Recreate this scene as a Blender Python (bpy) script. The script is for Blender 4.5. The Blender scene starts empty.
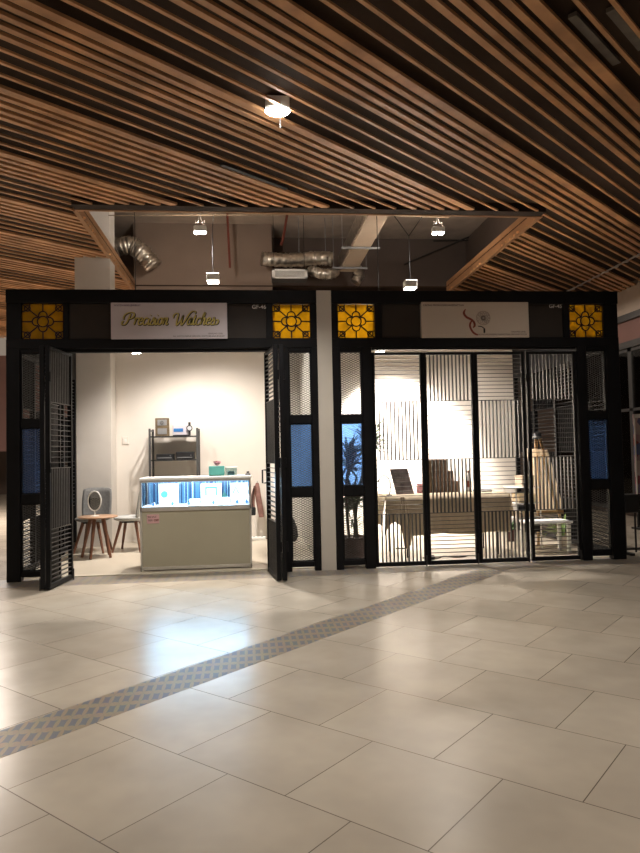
import bpy, math, random
from mathutils import Vector, Matrix
random.seed(7)
SC = bpy.context.scene
COL = SC.collection
PI = math.pi

# ------------------------------------------------------------------ camera
cam_d = bpy.data.cameras.new('camera')
cam_d.sensor_fit = 'HORIZONTAL'; cam_d.sensor_width = 36.0
cam_d.lens = 682.286 / 640 * 36.0
cam_d.clip_start = .05; cam_d.clip_end = 100
cam = bpy.data.objects.new('camera', cam_d); COL.objects.link(cam)
yaw, pitch, roll = math.radians(5.80391), math.radians(2.23696), math.radians(-1.17496)
fw = Vector((math.sin(yaw)*math.cos(pitch), math.cos(yaw)*math.cos(pitch), math.sin(pitch)))
r0 = Vector((math.cos(yaw), -math.sin(yaw), 0)); u0 = r0.cross(fw)
rr = r0*math.cos(roll) + u0*math.sin(roll); uu = -r0*math.sin(roll) + u0*math.cos(roll)
m = Matrix((rr, uu, -fw)).transposed().to_4x4(); m.translation = Vector((0, -7.508, 1.29))
cam.matrix_world = m
SC.camera = cam

# ------------------------------------------------------------------ world, exposure, large lights
w = bpy.data.worlds.new('world'); SC.world = w; w.use_nodes = True
bg = w.node_tree.nodes['Background']
bg.inputs[0].default_value = (1.0, .80, .62, 1); bg.inputs[1].default_value = .16
SC.view_settings.view_transform = 'Standard'; SC.view_settings.look = 'None'
SC.view_settings.exposure = 0.6; SC.view_settings.gamma = 1.0; SC.view_settings.use_curve_mapping = False

def area(loc, size, power, color=(1, .86, .70), target=None, size_y=None, spread=PI):
    l = bpy.data.lights.new('area_light', 'AREA'); l.energy = power; l.color = color
    l.shape = 'RECTANGLE'; l.size = size; l.size_y = size_y or size; l.spread = spread
    o = bpy.data.objects.new('area_light', l); COL.objects.link(o); o.location = loc
    d = Vector(target if target else (loc[0], loc[1], 0)) - Vector(loc)
    o.rotation_euler = d.to_track_quat('-Z', 'Y').to_euler()
    return o
def spot(loc, target, power, angle=60, color=(1, .90, .78), blend=.4, r=.04, parent=None):
    l = bpy.data.lights.new('spot_light', 'SPOT'); l.energy = power; l.color = color
    l.spot_size = math.radians(angle); l.spot_blend = blend; l.shadow_soft_size = r
    o = bpy.data.objects.new('spot_light', l); COL.objects.link(o); o.location = loc
    o.rotation_euler = (Vector(target)-Vector(loc)).to_track_quat('-Z', 'Y').to_euler()
    return o
# mall downlights over the walkway (rows of ceiling spots around and behind the viewer)
for (x, y, p) in ((-3.0, -1.9, 50), (3.5, -1.9, 34), (.27, -5.2, 52), (-3.0, -5.2, 34), (3.5, -5.2, 46), (.27, -8.6, 46), (3.5, -8.6, 42), (-3.0, -8.6, 38)):
    spot((x, y, 4.16), (x, y, 0), p*1.7, 125, (1, .90, .79), .8, .06)
# light of the neighbouring units left and right of the kiosks
area((-5.6, 6.5, 4.0), 3, 450, (1, .88, .78))
area((5.6, 4.0, 4.0), 1.2, 28, (1, .85, .72), size_y=3)
# shop floods: spots and tubes of the two units
spot((.27, -1.83, 4.15), (.0, -1.5, 0), 260, 105, (1, .93, .84), .7, .05)

# ------------------------------------------------------------------ materials
def nt(name):
    mt = bpy.data.materials.new(name); mt.use_nodes = True
    return mt, mt.node_tree, mt.node_tree.nodes['Principled BSDF']
def mat(name, col, rough=.5, metal=0.0, noise=0.0, nscale=8.0, bump=0.0, emit=None, estr=0, trans=0, stretch=None, spec=.5, alpha=1.0, ior=1.45):
    mt, t, b = nt(name)
    b.inputs['Base Color'].default_value = (*col, 1); b.inputs['Roughness'].default_value = rough
    b.inputs['Metallic'].default_value = metal; b.inputs['Specular IOR Level'].default_value = spec
    b.inputs['Transmission Weight'].default_value = trans; b.inputs['IOR'].default_value = ior
    if noise or bump:
        tc = t.nodes.new('ShaderNodeTexCoord'); mp = t.nodes.new('ShaderNodeMapping')
        if stretch: mp.inputs['Scale'].default_value = stretch
        n = t.nodes.new('ShaderNodeTexNoise'); n.inputs['Scale'].default_value = nscale; n.inputs['Detail'].default_value = 5
        t.links.new(tc.outputs['Object'], mp.inputs[0]); t.links.new(mp.outputs[0], n.inputs['Vector'])
        if noise:
            r = t.nodes.new('ShaderNodeValToRGB')
            r.color_ramp.elements[0].position = .3; r.color_ramp.elements[1].position = .7
            r.color_ramp.elements[0].color = (*[max(0, c*(1-noise)) for c in col], 1)
            r.color_ramp.elements[1].color = (*[min(1, c*(1+noise)) for c in col], 1)
            t.links.new(n.outputs['Fac'], r.inputs[0]); t.links.new(r.outputs[0], b.inputs['Base Color'])
        if bump:
            bp = t.nodes.new('ShaderNodeBump'); bp.inputs['Strength'].default_value = bump; bp.inputs['Distance'].default_value = .01
            t.links.new(n.outputs['Fac'], bp.inputs['Height']); t.links.new(bp.outputs[0], b.inputs['Normal'])
    if emit:
        b.inputs['Emission Color'].default_value = (*emit, 1); b.inputs['Emission Strength'].default_value = estr
    return mt
def clear_glass(name, tint=(1, 1, 1), refl=.5):
    mt = bpy.data.materials.new(name); mt.use_nodes = True; t = mt.node_tree; t.nodes.clear()
    o = t.nodes.new('ShaderNodeOutputMaterial'); mx = t.nodes.new('ShaderNodeMixShader')
    tr = t.nodes.new('ShaderNodeBsdfTransparent'); tr.inputs[0].default_value = (*tint, 1)
    g = t.nodes.new('ShaderNodeBsdfGlossy'); g.inputs['Roughness'].default_value = .02
    fr = t.nodes.new('ShaderNodeFresnel'); fr.inputs[0].default_value = 1.45
    mu = t.nodes.new('ShaderNodeMath'); mu.operation = 'MULTIPLY'; mu.inputs[1].default_value = refl*2
    t.links.new(fr.outputs[0], mu.inputs[0]); t.links.new(mu.outputs[0], mx.inputs[0])
    t.links.new(tr.outputs[0], mx.inputs[1]); t.links.new(g.outputs[0], mx.inputs[2]); t.links.new(mx.outputs[0], o.inputs[0])
    return mt
def frosted(name, col, thin=.6, tr_col=None, noise=True):
    """cast coloured glass: part lets light straight through, part scatters it"""
    mt = bpy.data.materials.new(name); mt.use_nodes = True; t = mt.node_tree; t.nodes.clear()
    o = t.nodes.new('ShaderNodeOutputMaterial'); mx = t.nodes.new('ShaderNodeMixShader'); mx.inputs[0].default_value = thin
    mg = t.nodes.new('ShaderNodeMixShader'); mg.inputs[0].default_value = .07
    tl = t.nodes.new('ShaderNodeBsdfTranslucent'); tp = t.nodes.new('ShaderNodeBsdfTransparent'); g = t.nodes.new('ShaderNodeBsdfGlossy')
    g.inputs['Roughness'].default_value = .12
    tp.inputs[0].default_value = (*(tr_col or col), 1); tl.inputs[0].default_value = (*col, 1)
    if noise:
        tc = t.nodes.new('ShaderNodeTexCoord'); n = t.nodes.new('ShaderNodeTexNoise'); n.inputs['Scale'].default_value = 9
        r = t.nodes.new('ShaderNodeValToRGB'); r.color_ramp.elements[0].position = .3; r.color_ramp.elements[1].position = .7
        r.color_ramp.elements[0].color = (*[c*.7 for c in col], 1); r.color_ramp.elements[1].color = (*col, 1)
        t.links.new(tc.outputs['Object'], n.inputs['Vector']); t.links.new(n.outputs['Fac'], r.inputs[0]); t.links.new(r.outputs[0], tl.inputs[0])
    t.links.new(tp.outputs[0], mx.inputs[1]); t.links.new(tl.outputs[0], mx.inputs[2])
    t.links.new(mx.outputs[0], mg.inputs[1]); t.links.new(g.outputs[0], mg.inputs[2]); t.links.new(mg.outputs[0], o.inputs[0])
    return mt

M = {}
M['steel'] = mat('black_painted_steel', (.0055, .0057, .007), .45, noise=.3, nscale=6, spec=.22)
M['bar'] = mat('black_bar_steel', (.055, .052, .050), .42, noise=.2, nscale=20)
M['header'] = mat('dark_brown_panel', (.026, .019, .015), .6, noise=.15, nscale=3)
M['lead'] = mat('lead_came', (.006, .004, .003), .5, noise=.2)
M['amber'] = frosted('amber_glass', (.92, .66, .06), .38, (.60, .40, .05))
M['blue'] = frosted('blue_glass', (.20, .38, .70), .10, (.37, .58, .90))
M['glass'] = clear_glass('clear_glass', (.93, .95, .95))
M['slat'] = mat('oak_slat', (.52, .275, .13), .42, noise=.30, nscale=3, stretch=(1, 1, 1), bump=.05)
M['slat_back'] = mat('dark_ceiling_backing', (.040, .021, .011), .9, noise=.2, nscale=2)
M['fascia'] = mat('oak_fascia', (.36, .19, .09), .4, noise=.15, nscale=4)
M['beamdark'] = mat('dark_oak_trim', (.025, .013, .007), .85, noise=.2, nscale=4)
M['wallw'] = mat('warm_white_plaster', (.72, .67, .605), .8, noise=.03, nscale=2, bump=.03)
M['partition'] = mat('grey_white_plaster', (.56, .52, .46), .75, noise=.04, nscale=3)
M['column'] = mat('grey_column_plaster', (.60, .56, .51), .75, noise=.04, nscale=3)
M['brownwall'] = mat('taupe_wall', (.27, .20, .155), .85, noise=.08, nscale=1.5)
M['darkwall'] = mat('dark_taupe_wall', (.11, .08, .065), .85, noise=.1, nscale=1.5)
M['soffit'] = mat('bare_concrete_soffit', (.46, .38, .31), .9, noise=.2, nscale=2, bump=.2)
M['vent'] = mat('brown_grey_vent', (.13, .11, .09), .6, noise=.2)
M['foil'] = mat('crinkled_foil', (.55, .50, .43), .28, .9, noise=.35, nscale=14, bump=.9)
M['duct'] = mat('beige_duct_board', (.56, .45, .35), .6, noise=.12, nscale=2)
M['whitemetal'] = mat('white_metal', (.75, .74, .70), .4, noise=.03)
M['grey'] = mat('grey_metal', (.22, .22, .22), .5, noise=.1)
M['red'] = mat('red_pipe_paint', (.16, .035, .02), .5, noise=.15)
M['wire'] = mat('dark_wire', (.03, .025, .02), .6, noise=.1)
M['led'] = mat('white_led', (1, 1, 1), .5, emit=(1, .95, .88), estr=45, noise=.01)
M['led_small'] = mat('white_led_tube', (1, 1, 1), .5, emit=(1, .93, .84), estr=12, noise=.01)
M['led_blue'] = mat('cool_led_strip', (1, 1, 1), .5, emit=(.62, .83, 1), estr=42, noise=.01)
M['sign'] = mat('lilac_white_signboard', (.60, .55, .59), .5, noise=.03, nscale=3)
M['sign2'] = mat('cream_signboard', (.56, .49, .42), .5, noise=.03, nscale=3)
M['gold'] = mat('gold_lettering', (.60, .50, .15), .45, 0, noise=.15)
M['blackink'] = mat('black_lettering', (.015, .012, .01), .5, noise=.1)
M['purpleink'] = mat('purple_ink', (.06, .03, .12), .5, noise=.1)
M['greyink'] = mat('grey_ink', (.12, .10, .09), .5, noise=.1)
M['whiteink'] = mat('white_lettering', (.75, .72, .68), .5, noise=.05)
M['counter'] = mat('khaki_laminate', (.39, .36, .265), .40, noise=.04, nscale=2)
M['alu'] = mat('brushed_aluminium', (.62, .60, .56), .3, .7, noise=.06)
M['whitelam'] = mat('white_laminate', (.88, .88, .86), .3, noise=.02)
M['caseblue'] = None
M['paper'] = mat('white_card', (.55, .56, .58), .6, noise=.02)
M['cyan'] = mat('pale_cyan_print', (.35, .72, .85), .5, noise=.1)
M['bluep'] = mat('blue_print', (.03, .16, .42), .5, noise=.2)
M['darkteal'] = mat('dark_teal', (.03, .14, .12), .5, noise=.3)
M['pinkp'] = mat('dusty_pink', (.55, .25, .30), .6, noise=.1)
M['silver'] = mat('silver_metal', (.7, .72, .75), .2, .9, noise=.1)
M['teal'] = mat('teal_box', (.09, .36, .32), .5, noise=.08)
M['black'] = mat('black_plastic', (.015, .015, .016), .4, noise=.1)
M['blackfab'] = mat('black_fabric', (.012, .012, .013), .9, noise=.3, nscale=20, bump=.4)
M['greyfab'] = mat('grey_upholstery', (.20, .20, .195), .9, noise=.15, nscale=40, bump=.3)
M['whitefab'] = mat('pale_grey_upholstery', (.42, .42, .40), .85, noise=.08, nscale=40, bump=.2)
M['walnut'] = mat('walnut_wood', (.16, .07, .04), .45, noise=.3, nscale=6, stretch=(6, 6, 1))
M['oak'] = mat('oak_tabletop', (.33, .20, .12), .45, noise=.2, nscale=6, stretch=(1, 6, 6))
M['mirror'] = mat('mirror_glass', (.9, .9, .9), .03, 1.0, noise=.01)
M['rack'] = mat('dark_grey_rack', (.07, .07, .07), .45, noise=.1)
M['shelfglass'] = mat('smoked_shelf', (.04, .04, .04), .2, noise=.05)
M['cloth'] = mat('cream_tablecloth', (.56, .46, .33), .9, noise=.06, nscale=30, bump=.15)
M['jacket'] = mat('dusty_rose_jacket', (.27, .14, .115), .85, noise=.3, nscale=9, bump=.4)
M['pine'] = mat('pine_wood', (.62, .40, .20), .5, noise=.15, nscale=5)
M['canvas'] = mat('cream_canvas', (.80, .66, .46), .85, noise=.05, nscale=20)
M['sheet'] = frosted('thin_cream_sheet', (1.0, .93, .82), .97, (1, .95, .85), False)
M['carton'] = mat('brown_carton', (.20, .13, .095), .7, noise=.15, nscale=5)
M['cream'] = mat('cream_box', (.55, .45, .34), .7, noise=.06)
M['leaf'] = mat('green_leaf', (.05, .11, .03), .45, noise=.4, nscale=10)
M['leafl'] = mat('light_green_leaf', (.20, .30, .08), .45, noise=.3, nscale=10)
M['stem'] = mat('brown_stem', (.14, .10, .055), .8, noise=.3, nscale=18, bump=.4)
M['pot'] = mat('maroon_pot', (.09, .03, .025), .45, noise=.15)
M['whitepot'] = mat('white_pot', (.6, .55, .48), .5, noise=.05)
M['soil'] = mat('soil', (.03, .02, .012), .95, noise=.4, nscale=30)
M['pinkwall'] = mat('pink_brown_panel', (.20, .11, .095), .7, noise=.1, nscale=1.2)
M['bandlight'] = mat('cream_wall_band', (.55, .46, .38), .7, noise=.04)
M['poster'] = None
M['threshold'] = mat('pale_threshold', (.60, .55, .45), .35, noise=.08, nscale=6)
M['rubber'] = mat('black_rubber', (.012, .012, .012), .8, noise=.1)
M['chrome'] = mat('chrome', (.7, .7, .7), .15, 1.0, noise=.02)

FU, FV = 14.882, 16.028
def floor_material():
    mt, t, b = nt('stone_floor_tiles')
    N = t.nodes.new; L = t.links.new
    g = N('ShaderNodeTexCoord'); mp = N('ShaderNodeMapping'); mp.vector_type = 'POINT'
    mp.inputs['Rotation'].default_value = (0, 0, math.radians(43.759))
    mp.inputs['Location'].default_value = (FU, FV, 0)
    L(g.outputs['Object'], mp.inputs[0])
    br = N('ShaderNodeTexBrick'); br.inputs['Scale'].default_value = 1
    br.inputs['Brick Width'].default_value = .611; br.inputs['Row Height'].default_value = .599
    br.inputs['Mortar Size'].default_value = .0024; br.inputs['Mortar Smooth'].default_value = .2
    br.offset = .5; br.inputs['Bias'].default_value = 0
    br.inputs['Color1'].default_value = (.575, .51, .415, 1); br.inputs['Color2'].default_value = (.51, .45, .365, 1)
    br.inputs['Mortar'].default_value = (.15, .12, .09, 1)
    L(mp.outputs[0], br.inputs[0])
    n = N('ShaderNodeTexNoise'); n.inputs['Scale'].default_value = 2.2; n.inputs['Detail'].default_value = 3; n.inputs['Roughness'].default_value = .55
    L(mp.outputs[0], n.inputs['Vector'])
    mr = N('ShaderNodeMapRange'); mr.clamp = False
    mr.inputs[1].default_value = .2; mr.inputs[2].default_value = .8; mr.inputs[3].default_value = .70; mr.inputs[4].default_value = 1.0
    L(n.outputs['Fac'], mr.inputs[0])
    mx = N('ShaderNodeVectorMath'); mx.operation = 'SCALE'
    L(br.outputs['Color'], mx.inputs[0]); L(mr.outputs[0], mx.inputs['Scale']); L(mx.outputs[0], b.inputs['Base Color'])
    b.inputs['Roughness'].default_value = .27
    bp = N('ShaderNodeBump'); bp.inputs['Strength'].default_value = .25; bp.inputs['Distance'].default_value = .002; bp.invert = True
    L(br.outputs['Fac'], bp.inputs['Height']); L(bp.outputs[0], b.inputs['Normal'])
    b.inputs['Specular IOR Level'].default_value = .5
    return mt
PERS = {'mosaic_band_diagonal': (1/.072, 1/.20, 1), 'mosaic_band_shopfront': (1/.20, 1/.072, 1)}
def mosaic_material(rotdeg, name):
    """tan hexagon mosaic with blue star shaped tiles in a half-drop lattice"""
    mt, t, b = nt(name)
    N = t.nodes.new; L = t.links.new
    g = N('ShaderNodeTexCoord'); mp = N('ShaderNodeMapping'); mp.inputs['Rotation'].default_value = (0, 0, math.radians(rotdeg))
    mp.inputs['Scale'].default_value = PERS[name]
    L(g.outputs['Object'], mp.inputs[0])
    sp = N('ShaderNodeSeparateXYZ'); L(mp.outputs[0], sp.inputs[0])
    def mth(op, a, bb=None, c=None):
        q = N('ShaderNodeMath'); q.operation = op
        for i, v in enumerate((a, bb, c)):
            if v is None: continue
            if isinstance(v, (int, float)): q.inputs[i].default_value = v
            else: L(v, q.inputs[i])
        return q.outputs[0]
    def star(dx, dy):
        fx = mth('ABSOLUTE', mth('SUBTRACT', mth('FRACT', mth('ADD', sp.outputs[0], dx)), .5))
        fy = mth('ABSOLUTE', mth('SUBTRACT', mth('FRACT', mth('ADD', sp.outputs[1], dy)), .5))
        # astroid-like: sqrt(fx)+sqrt(fy) < c  or small square
        s = mth('ADD', mth('POWER', fx, .72), mth('POWER', fy, .72))
        return mth('LESS_THAN', s, .50)
    both = mth('MAXIMUM', star(0, 0), star(.5, .5))
    # fine grout grid
    def grid(o):
        f = mth('ABSOLUTE', mth('SUBTRACT', mth('FRACT', mth('MULTIPLY', o, 4)), .5))
        return mth('GREATER_THAN', f, .46)
    gr = mth('MULTIPLY', mth('MAXIMUM', grid(sp.outputs[0]), grid(sp.outputs[1])), .35)
    n = N('ShaderNodeTexNoise'); n.inputs['Scale'].default_value = 1.5; L(mp.outputs[0], n.inputs['Vector'])
    mx = N('ShaderNodeMix'); mx.data_type = 'RGBA'
    mx.inputs[6].default_value = (.34, .275, .19, 1); mx.inputs[7].default_value = (.16, .175, .21, 1)
    L(both, mx.inputs[0])
    m2 = N('ShaderNodeMix'); m2.data_type = 'RGBA'; L(gr, m2.inputs[0]); L(mx.outputs[2], m2.inputs[6]); m2.inputs[7].default_value = (.24, .20, .15, 1)
    m3 = N('ShaderNodeMix'); m3.data_type = 'RGBA'; m3.blend_type = 'MULTIPLY'; m3.inputs[0].default_value = .35
    L(m2.outputs[2], m3.inputs[6]); L(n.outputs['Color'], m3.inputs[7]); L(m3.outputs[2], b.inputs['Base Color'])
    b.inputs['Roughness'].default_value = .42; b.inputs['Specular IOR Level'].default_value = .35
    return mt
def stripes_material(name, cols, axis, scale, rough=.3):
    mt, t, b = nt(name); N = t.nodes.new; L = t.links.new
    g = N('ShaderNodeTexCoord'); sp = N('ShaderNodeSeparateXYZ'); L(g.outputs['Object'], sp.inputs[0])
    cb = N('ShaderNodeCombineXYZ'); L(sp.outputs[axis], cb.inputs[0])
    n = N('ShaderNodeTexNoise'); n.inputs['Scale'].default_value = scale; n.inputs['Detail'].default_value = 1
    L(cb.outputs[0], n.inputs['Vector'])
    r = N('ShaderNodeValToRGB'); r.color_ramp.interpolation = 'CONSTANT'
    els = r.color_ramp.elements
    for i, (p, c) in enumerate(cols):
        e = els[i] if i < 2 else els.new(p)
        e.position = p; e.color = (*c, 1)
    L(n.outputs['Fac'], r.inputs[0]); L(r.outputs[0], b.inputs['Base Color']); b.inputs['Roughness'].default_value = rough
    return mt
def poster_material():
    mt, t, b = nt('collage_poster'); N = t.nodes.new; L = t.links.new
    g = N('ShaderNodeTexCoord'); n = N('ShaderNodeTexVoronoi'); n.inputs['Scale'].default_value = 7; L(g.outputs['Object'], n.inputs['Vector'])
    r = N('ShaderNodeValToRGB'); e = r.color_ramp.elements
    sp = N('ShaderNodeSeparateColor'); L(n.outputs['Color'], sp.inputs[0])
    e[0].position = 0; e[0].color = (.10, .03, .06, 1); e[1].position = .9; e[1].color = (.5, .4, .4, 1)
    for p, c in ((.3, (.35, .08, .07)), (.5, (.08, .12, .28)), (.7, (.45, .28, .30))):
        q = e.new(p); q.color = (*c, 1)
    L(sp.outputs[0], r.inputs[0]); L(r.outputs[0], b.inputs['Base Color']); b.inputs['Roughness'].default_value = .4
    return mt
M['caseblue'] = stripes_material('blue_back_painted_reflections', ((0, (.01, .045, .13)), (.47, (.05, .16, .28)), (.53, (.45, .66, .70)), (.57, (.012, .06, .16))), 0, 16)  # pale and dark stripes paint reflections into the colour of the case back
M['poster'] = poster_material()

# ------------------------------------------------------------------ mesh helpers
ORG = {}
class MB:
    def __init__(s): s.v = []; s.f = []
    def add(s, vs, fs):
        n = len(s.v); s.v += [tuple(p) for p in vs]; s.f += [tuple(i+n for i in f) for f in fs]; return s
    def box(s, x0, x1, y0, y1, z0, z1):
        return s.add([(x0,y0,z0),(x1,y0,z0),(x1,y1,z0),(x0,y1,z0),(x0,y0,z1),(x1,y0,z1),(x1,y1,z1),(x0,y1,z1)],
                     [(3,2,1,0),(4,5,6,7),(0,1,5,4),(1,2,6,5),(2,3,7,6),(3,0,4,7)])
    def cbox(s, x0, x1, y0, y1, z0, z1, c=.006):
        """box with chamfered edges"""
        c = min(c, (x1-x0)*.3, (y1-y0)*.3, (z1-z0)*.3)
        P = []
        for sx in (0, 1):
            for sy in (0, 1):
                for sz in (0, 1):
                    X = x1 if sx else x0; Y = y1 if sy else y0; Z = z1 if sz else z0
                    dx = -c if sx else c; dy = -c if sy else c; dz = -c if sz else c
                    P += [(X, Y+dy, Z+dz), (X+dx, Y, Z+dz), (X+dx, Y+dy, Z)]
        def i(sx, sy, sz, k): return (sx*4+sy*2+sz)*3+k
        F = [(i(0,0,0,0),i(0,0,1,0),i(0,1,1,0),i(0,1,0,0)), (i(1,0,0,0),i(1,1,0,0),i(1,1,1,0),i(1,0,1,0)),
             (i(0,0,0,1),i(1,0,0,1),i(1,0,1,1),i(0,0,1,1)), (i(0,1,0,1),i(0,1,1,1),i(1,1,1,1),i(1,1,0,1)),
             (i(0,0,0,2),i(0,1,0,2),i(1,1,0,2),i(1,0,0,2)), (i(0,0,1,2),i(1,0,1,2),i(1,1,1,2),i(0,1,1,2))]
        for a in (0, 1):
            for b_ in (0, 1):
                F.append((i(a,b_,0,0),i(a,b_,1,0),i(a,b_,1,1),i(a,b_,0,1)))
                F.append((i(a,0,b_,0),i(a,1,b_,0),i(a,1,b_,2),i(a,0,b_,2)))
                F.append((i(0,a,b_,1),i(1,a,b_,1),i(1,a,b_,2),i(0,a,b_,2)))
        for a in (0, 1):
            for b_ in (0, 1):
                for c_ in (0, 1): F.append((i(a,b_,c_,0), i(a,b_,c_,1), i(a,b_,c_,2)))
        return s.add(P, F)
    def bar(s, p0, p1, wd, th, up=(0, 0, 1)):
        """rectangular bar between two points; wd across, th along up"""
        p0, p1 = Vector(p0), Vector(p1); d = (p1-p0).normalized(); u = Vector(up)
        if abs(d.dot(u)) > .98: u = Vector((0, 1, 0))
        sd = d.cross(u).normalized(); u = sd.cross(d).normalized()
        vs = []
        for p in (p0, p1):
            for a, b_ in ((-1, -1), (1, -1), (1, 1), (-1, 1)): vs.append(p + sd*a*wd/2 + u*b_*th/2)
        return s.add(vs, [(3,2,1,0),(4,5,6,7),(0,1,5,4),(1,2,6,5),(2,3,7,6),(3,0,4,7)])
    def tube(s, pts, r, n=8, caps=True):
        pts = [Vector(p) for p in pts]; k = len(pts)
        rs = r if isinstance(r, (list, tuple)) else [r]*k
        ref = None; vs = []
        for i, p in enumerate(pts):
            d = (pts[min(i+1, k-1)] - pts[max(i-1, 0)]).normalized()
            if ref is None:
                ref = Vector((0, 0, 1)) if abs(d.z) < .9 else Vector((1, 0, 0))
            a = d.cross(ref).normalized(); b_ = a.cross(d).normalized(); ref = b_
            for j in range(n):
                t = 2*PI*j/n; vs.append(p + (a*math.cos(t)+b_*math.sin(t))*rs[i])
        fs = [(i*n+j, i*n+(j+1) % n, (i+1)*n+(j+1) % n, (i+1)*n+j) for i in range(k-1) for j in range(n)]
        if caps: fs += [tuple(range(n))[::-1], tuple((k-1)*n+j for j in range(n))]
        return s.add(vs, fs)
    def lathe(s, prof, c=(0, 0, 0), n=24, sx=1, sy=1):
        vs = []; k = len(prof)
        for r, z in prof:
            for j in range(n): vs.append((c[0]+r*sx*math.cos(2*PI*j/n), c[1]+r*sy*math.sin(2*PI*j/n), c[2]+z))
        fs = [(i*n+j, i*n+(j+1) % n, (i+1)*n+(j+1) % n, (i+1)*n+j) for i in range(k-1) for j in range(n)]
        fs += [tuple(range(n))[::-1], tuple((k-1)*n+j for j in range(n))]
        return s.add(vs, fs)
    def ribbon(s, pts, wf, y0, y1, sc=1.0):
        """flat calligraphic stroke in the XZ plane between depths y0 and y1"""
        k = len(pts); vs = []
        for i, (x, z) in enumerate(pts):
            a = pts[max(i-1, 0)]; b_ = pts[min(i+1, k-1)]
            dx, dz = b_[0]-a[0], b_[1]-a[1]; l = math.hypot(dx, dz) or 1
            nx, nz = -dz/l, dx/l; h = wf(dx/l, dz/l, i/(k-1))/2
            for sg in (-1, 1):
                for yy in (y0, y1): vs.append((x+nx*h*sg, yy, z+nz*h*sg))
        fs = []
        for i in range(k-1):
            a = i*4; b_ = a+4
            fs += [(a, a+2, b_+2, b_), (a+1, b_+1, b_+3, a+3), (a, b_, b_+1, a+1), (a+2, a+3, b_+3, b_+2)]
        fs += [(0, 1, 3, 2), (k*4-4, k*4-2, k*4-1, k*4-3)]
        return s.add(vs, fs)
    def build(s, name, mt, parent=None, smooth=False, loc=None):
        me = bpy.data.meshes.new(name)
        o_ = Vector(ORG.get(parent, (0, 0, 0))) if parent else Vector(loc or (0, 0, 0))
        me.from_pydata([(p[0]-o_.x, p[1]-o_.y, p[2]-o_.z) for p in s.v], [], s.f); me.validate(); me.update()
        if smooth:
            for p in me.polygons: p.use_smooth = True
        me.materials.append(mt if not isinstance(mt, str) else M[mt])
        ob = bpy.data.objects.new(name, me); COL.objects.link(ob)
        if parent: ob.parent = parent; ORG[ob] = tuple(o_)
        else: ob.location = o_; ORG[ob] = tuple(o_)
        return ob
def tag(o, label=None, cat=None, group=None, kind=None):
    if label: o['label'] = label
    if cat: o['category'] = cat
    if group: o['group'] = group
    if kind: o['kind'] = kind
    return o
def thing(name, loc, label, cat, group=None):
    o = bpy.data.objects.new(name, None); COL.objects.link(o); o.location = loc; o.empty_display_size = .1
    ORG[o] = tuple(loc); return tag(o, label, cat, group)
def struct(ob): return tag(ob, kind='structure')
def copy_tree(o, parent=None):
    c = o.copy(); COL.objects.link(c)
    if parent: c.parent = parent
    for ch in list(o.children): copy_tree(ch, c)
    return c
def text(s, size, x, y, z, mt, parent, name='lettering', align='LEFT', bold=0.0):
    cu = bpy.data.curves.new(name, 'FONT'); cu.body = s; cu.size = size; cu.extrude = .001; cu.align_x = align; cu.offset = bold
    ob = bpy.data.objects.new(name, cu); COL.objects.link(ob); ob.data.materials.append(M[mt])
    o_ = ORG.get(parent, (0, 0, 0)); ob.parent = parent
    ob.location = (x-o_[0], y-o_[1], z-o_[2]); ob.rotation_euler = (PI/2, 0, 0)
    bpy.context.view_layer.update()
    me = bpy.data.meshes.new_from_object(ob.evaluated_get(bpy.context.evaluated_depsgraph_get()))
    o2 = bpy.data.objects.new(name, me); COL.objects.link(o2); o2.parent = parent; o2.location = ob.location; o2.rotation_euler = ob.rotation_euler
    bpy.data.objects.remove(ob); return o2
def spline(pts, n=8):
    P = [Vector(p) for p in pts]; out = []
    for i in range(len(P)-1):
        p0 = P[max(i-1, 0)]; p1 = P[i]; p2 = P[i+1]; p3 = P[min(i+2, len(P)-1)]
        for j in range(n):
            t = j/n
            out.append(.5*((2*p1)+(p2-p0)*t+(2*p0-5*p1+4*p2-p3)*t*t+(-p0+3*p1-3*p2+p3)*t**3))
    out.append(P[-1]); return out

# ------------------------------------------------------------------ structure: floor
struct(MB().box(-14, 16, -12, 20, -.1, 0).build('floor', floor_material()))
struct(MB().box(-2.5, 4.2, .22, 3.05, 0, .008).build('floor', mat('shop_floor_vinyl', (.50, .44, .35), .30, noise=.06, nscale=1.5)))
struct(MB().box(-2.05, 4.2, .17, .22, 0, .014).build('trim_1', 'threshold'))
a = math.radians(-43.759)
du = Vector((math.cos(a), math.sin(a), 0)); dv = Vector((-math.sin(a), math.cos(a), 0))
u0_, u1_ = 1.935, 2.232
band = MB()
def uvp(u, v, z): return du*u + dv*v + Vector((0, 0, z))
v_end0 = (-.02+.28*0-u0_*du.y)/dv.y; 
def v_at(u, y): return (y-u*du.y)/dv.y
vs = [uvp(u0_, -7.5, .001), uvp(u1_, -7.5, .001), uvp(u1_, v_at(u1_, -.30), .001), uvp(u0_, v_at(u0_, -.30), .001)]
band.add(vs + [Vector((p.x, p.y, -.01)) for p in vs], [(0,1,2,3),(7,6,5,4),(0,4,5,1),(1,5,6,2),(2,6,7,3),(3,7,4,0)])
struct(band.build('trim_2', mosaic_material(43.759, 'mosaic_band_diagonal')))
mb = MB().box(u0_-.004, u0_+.006, -7.5, 8, 0, .0015)
struct(MB().box(-6, 6.5, -.30, .17, -.01, .001).build('trim_3', mosaic_material(0, 'mosaic_band_shopfront')))

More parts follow.
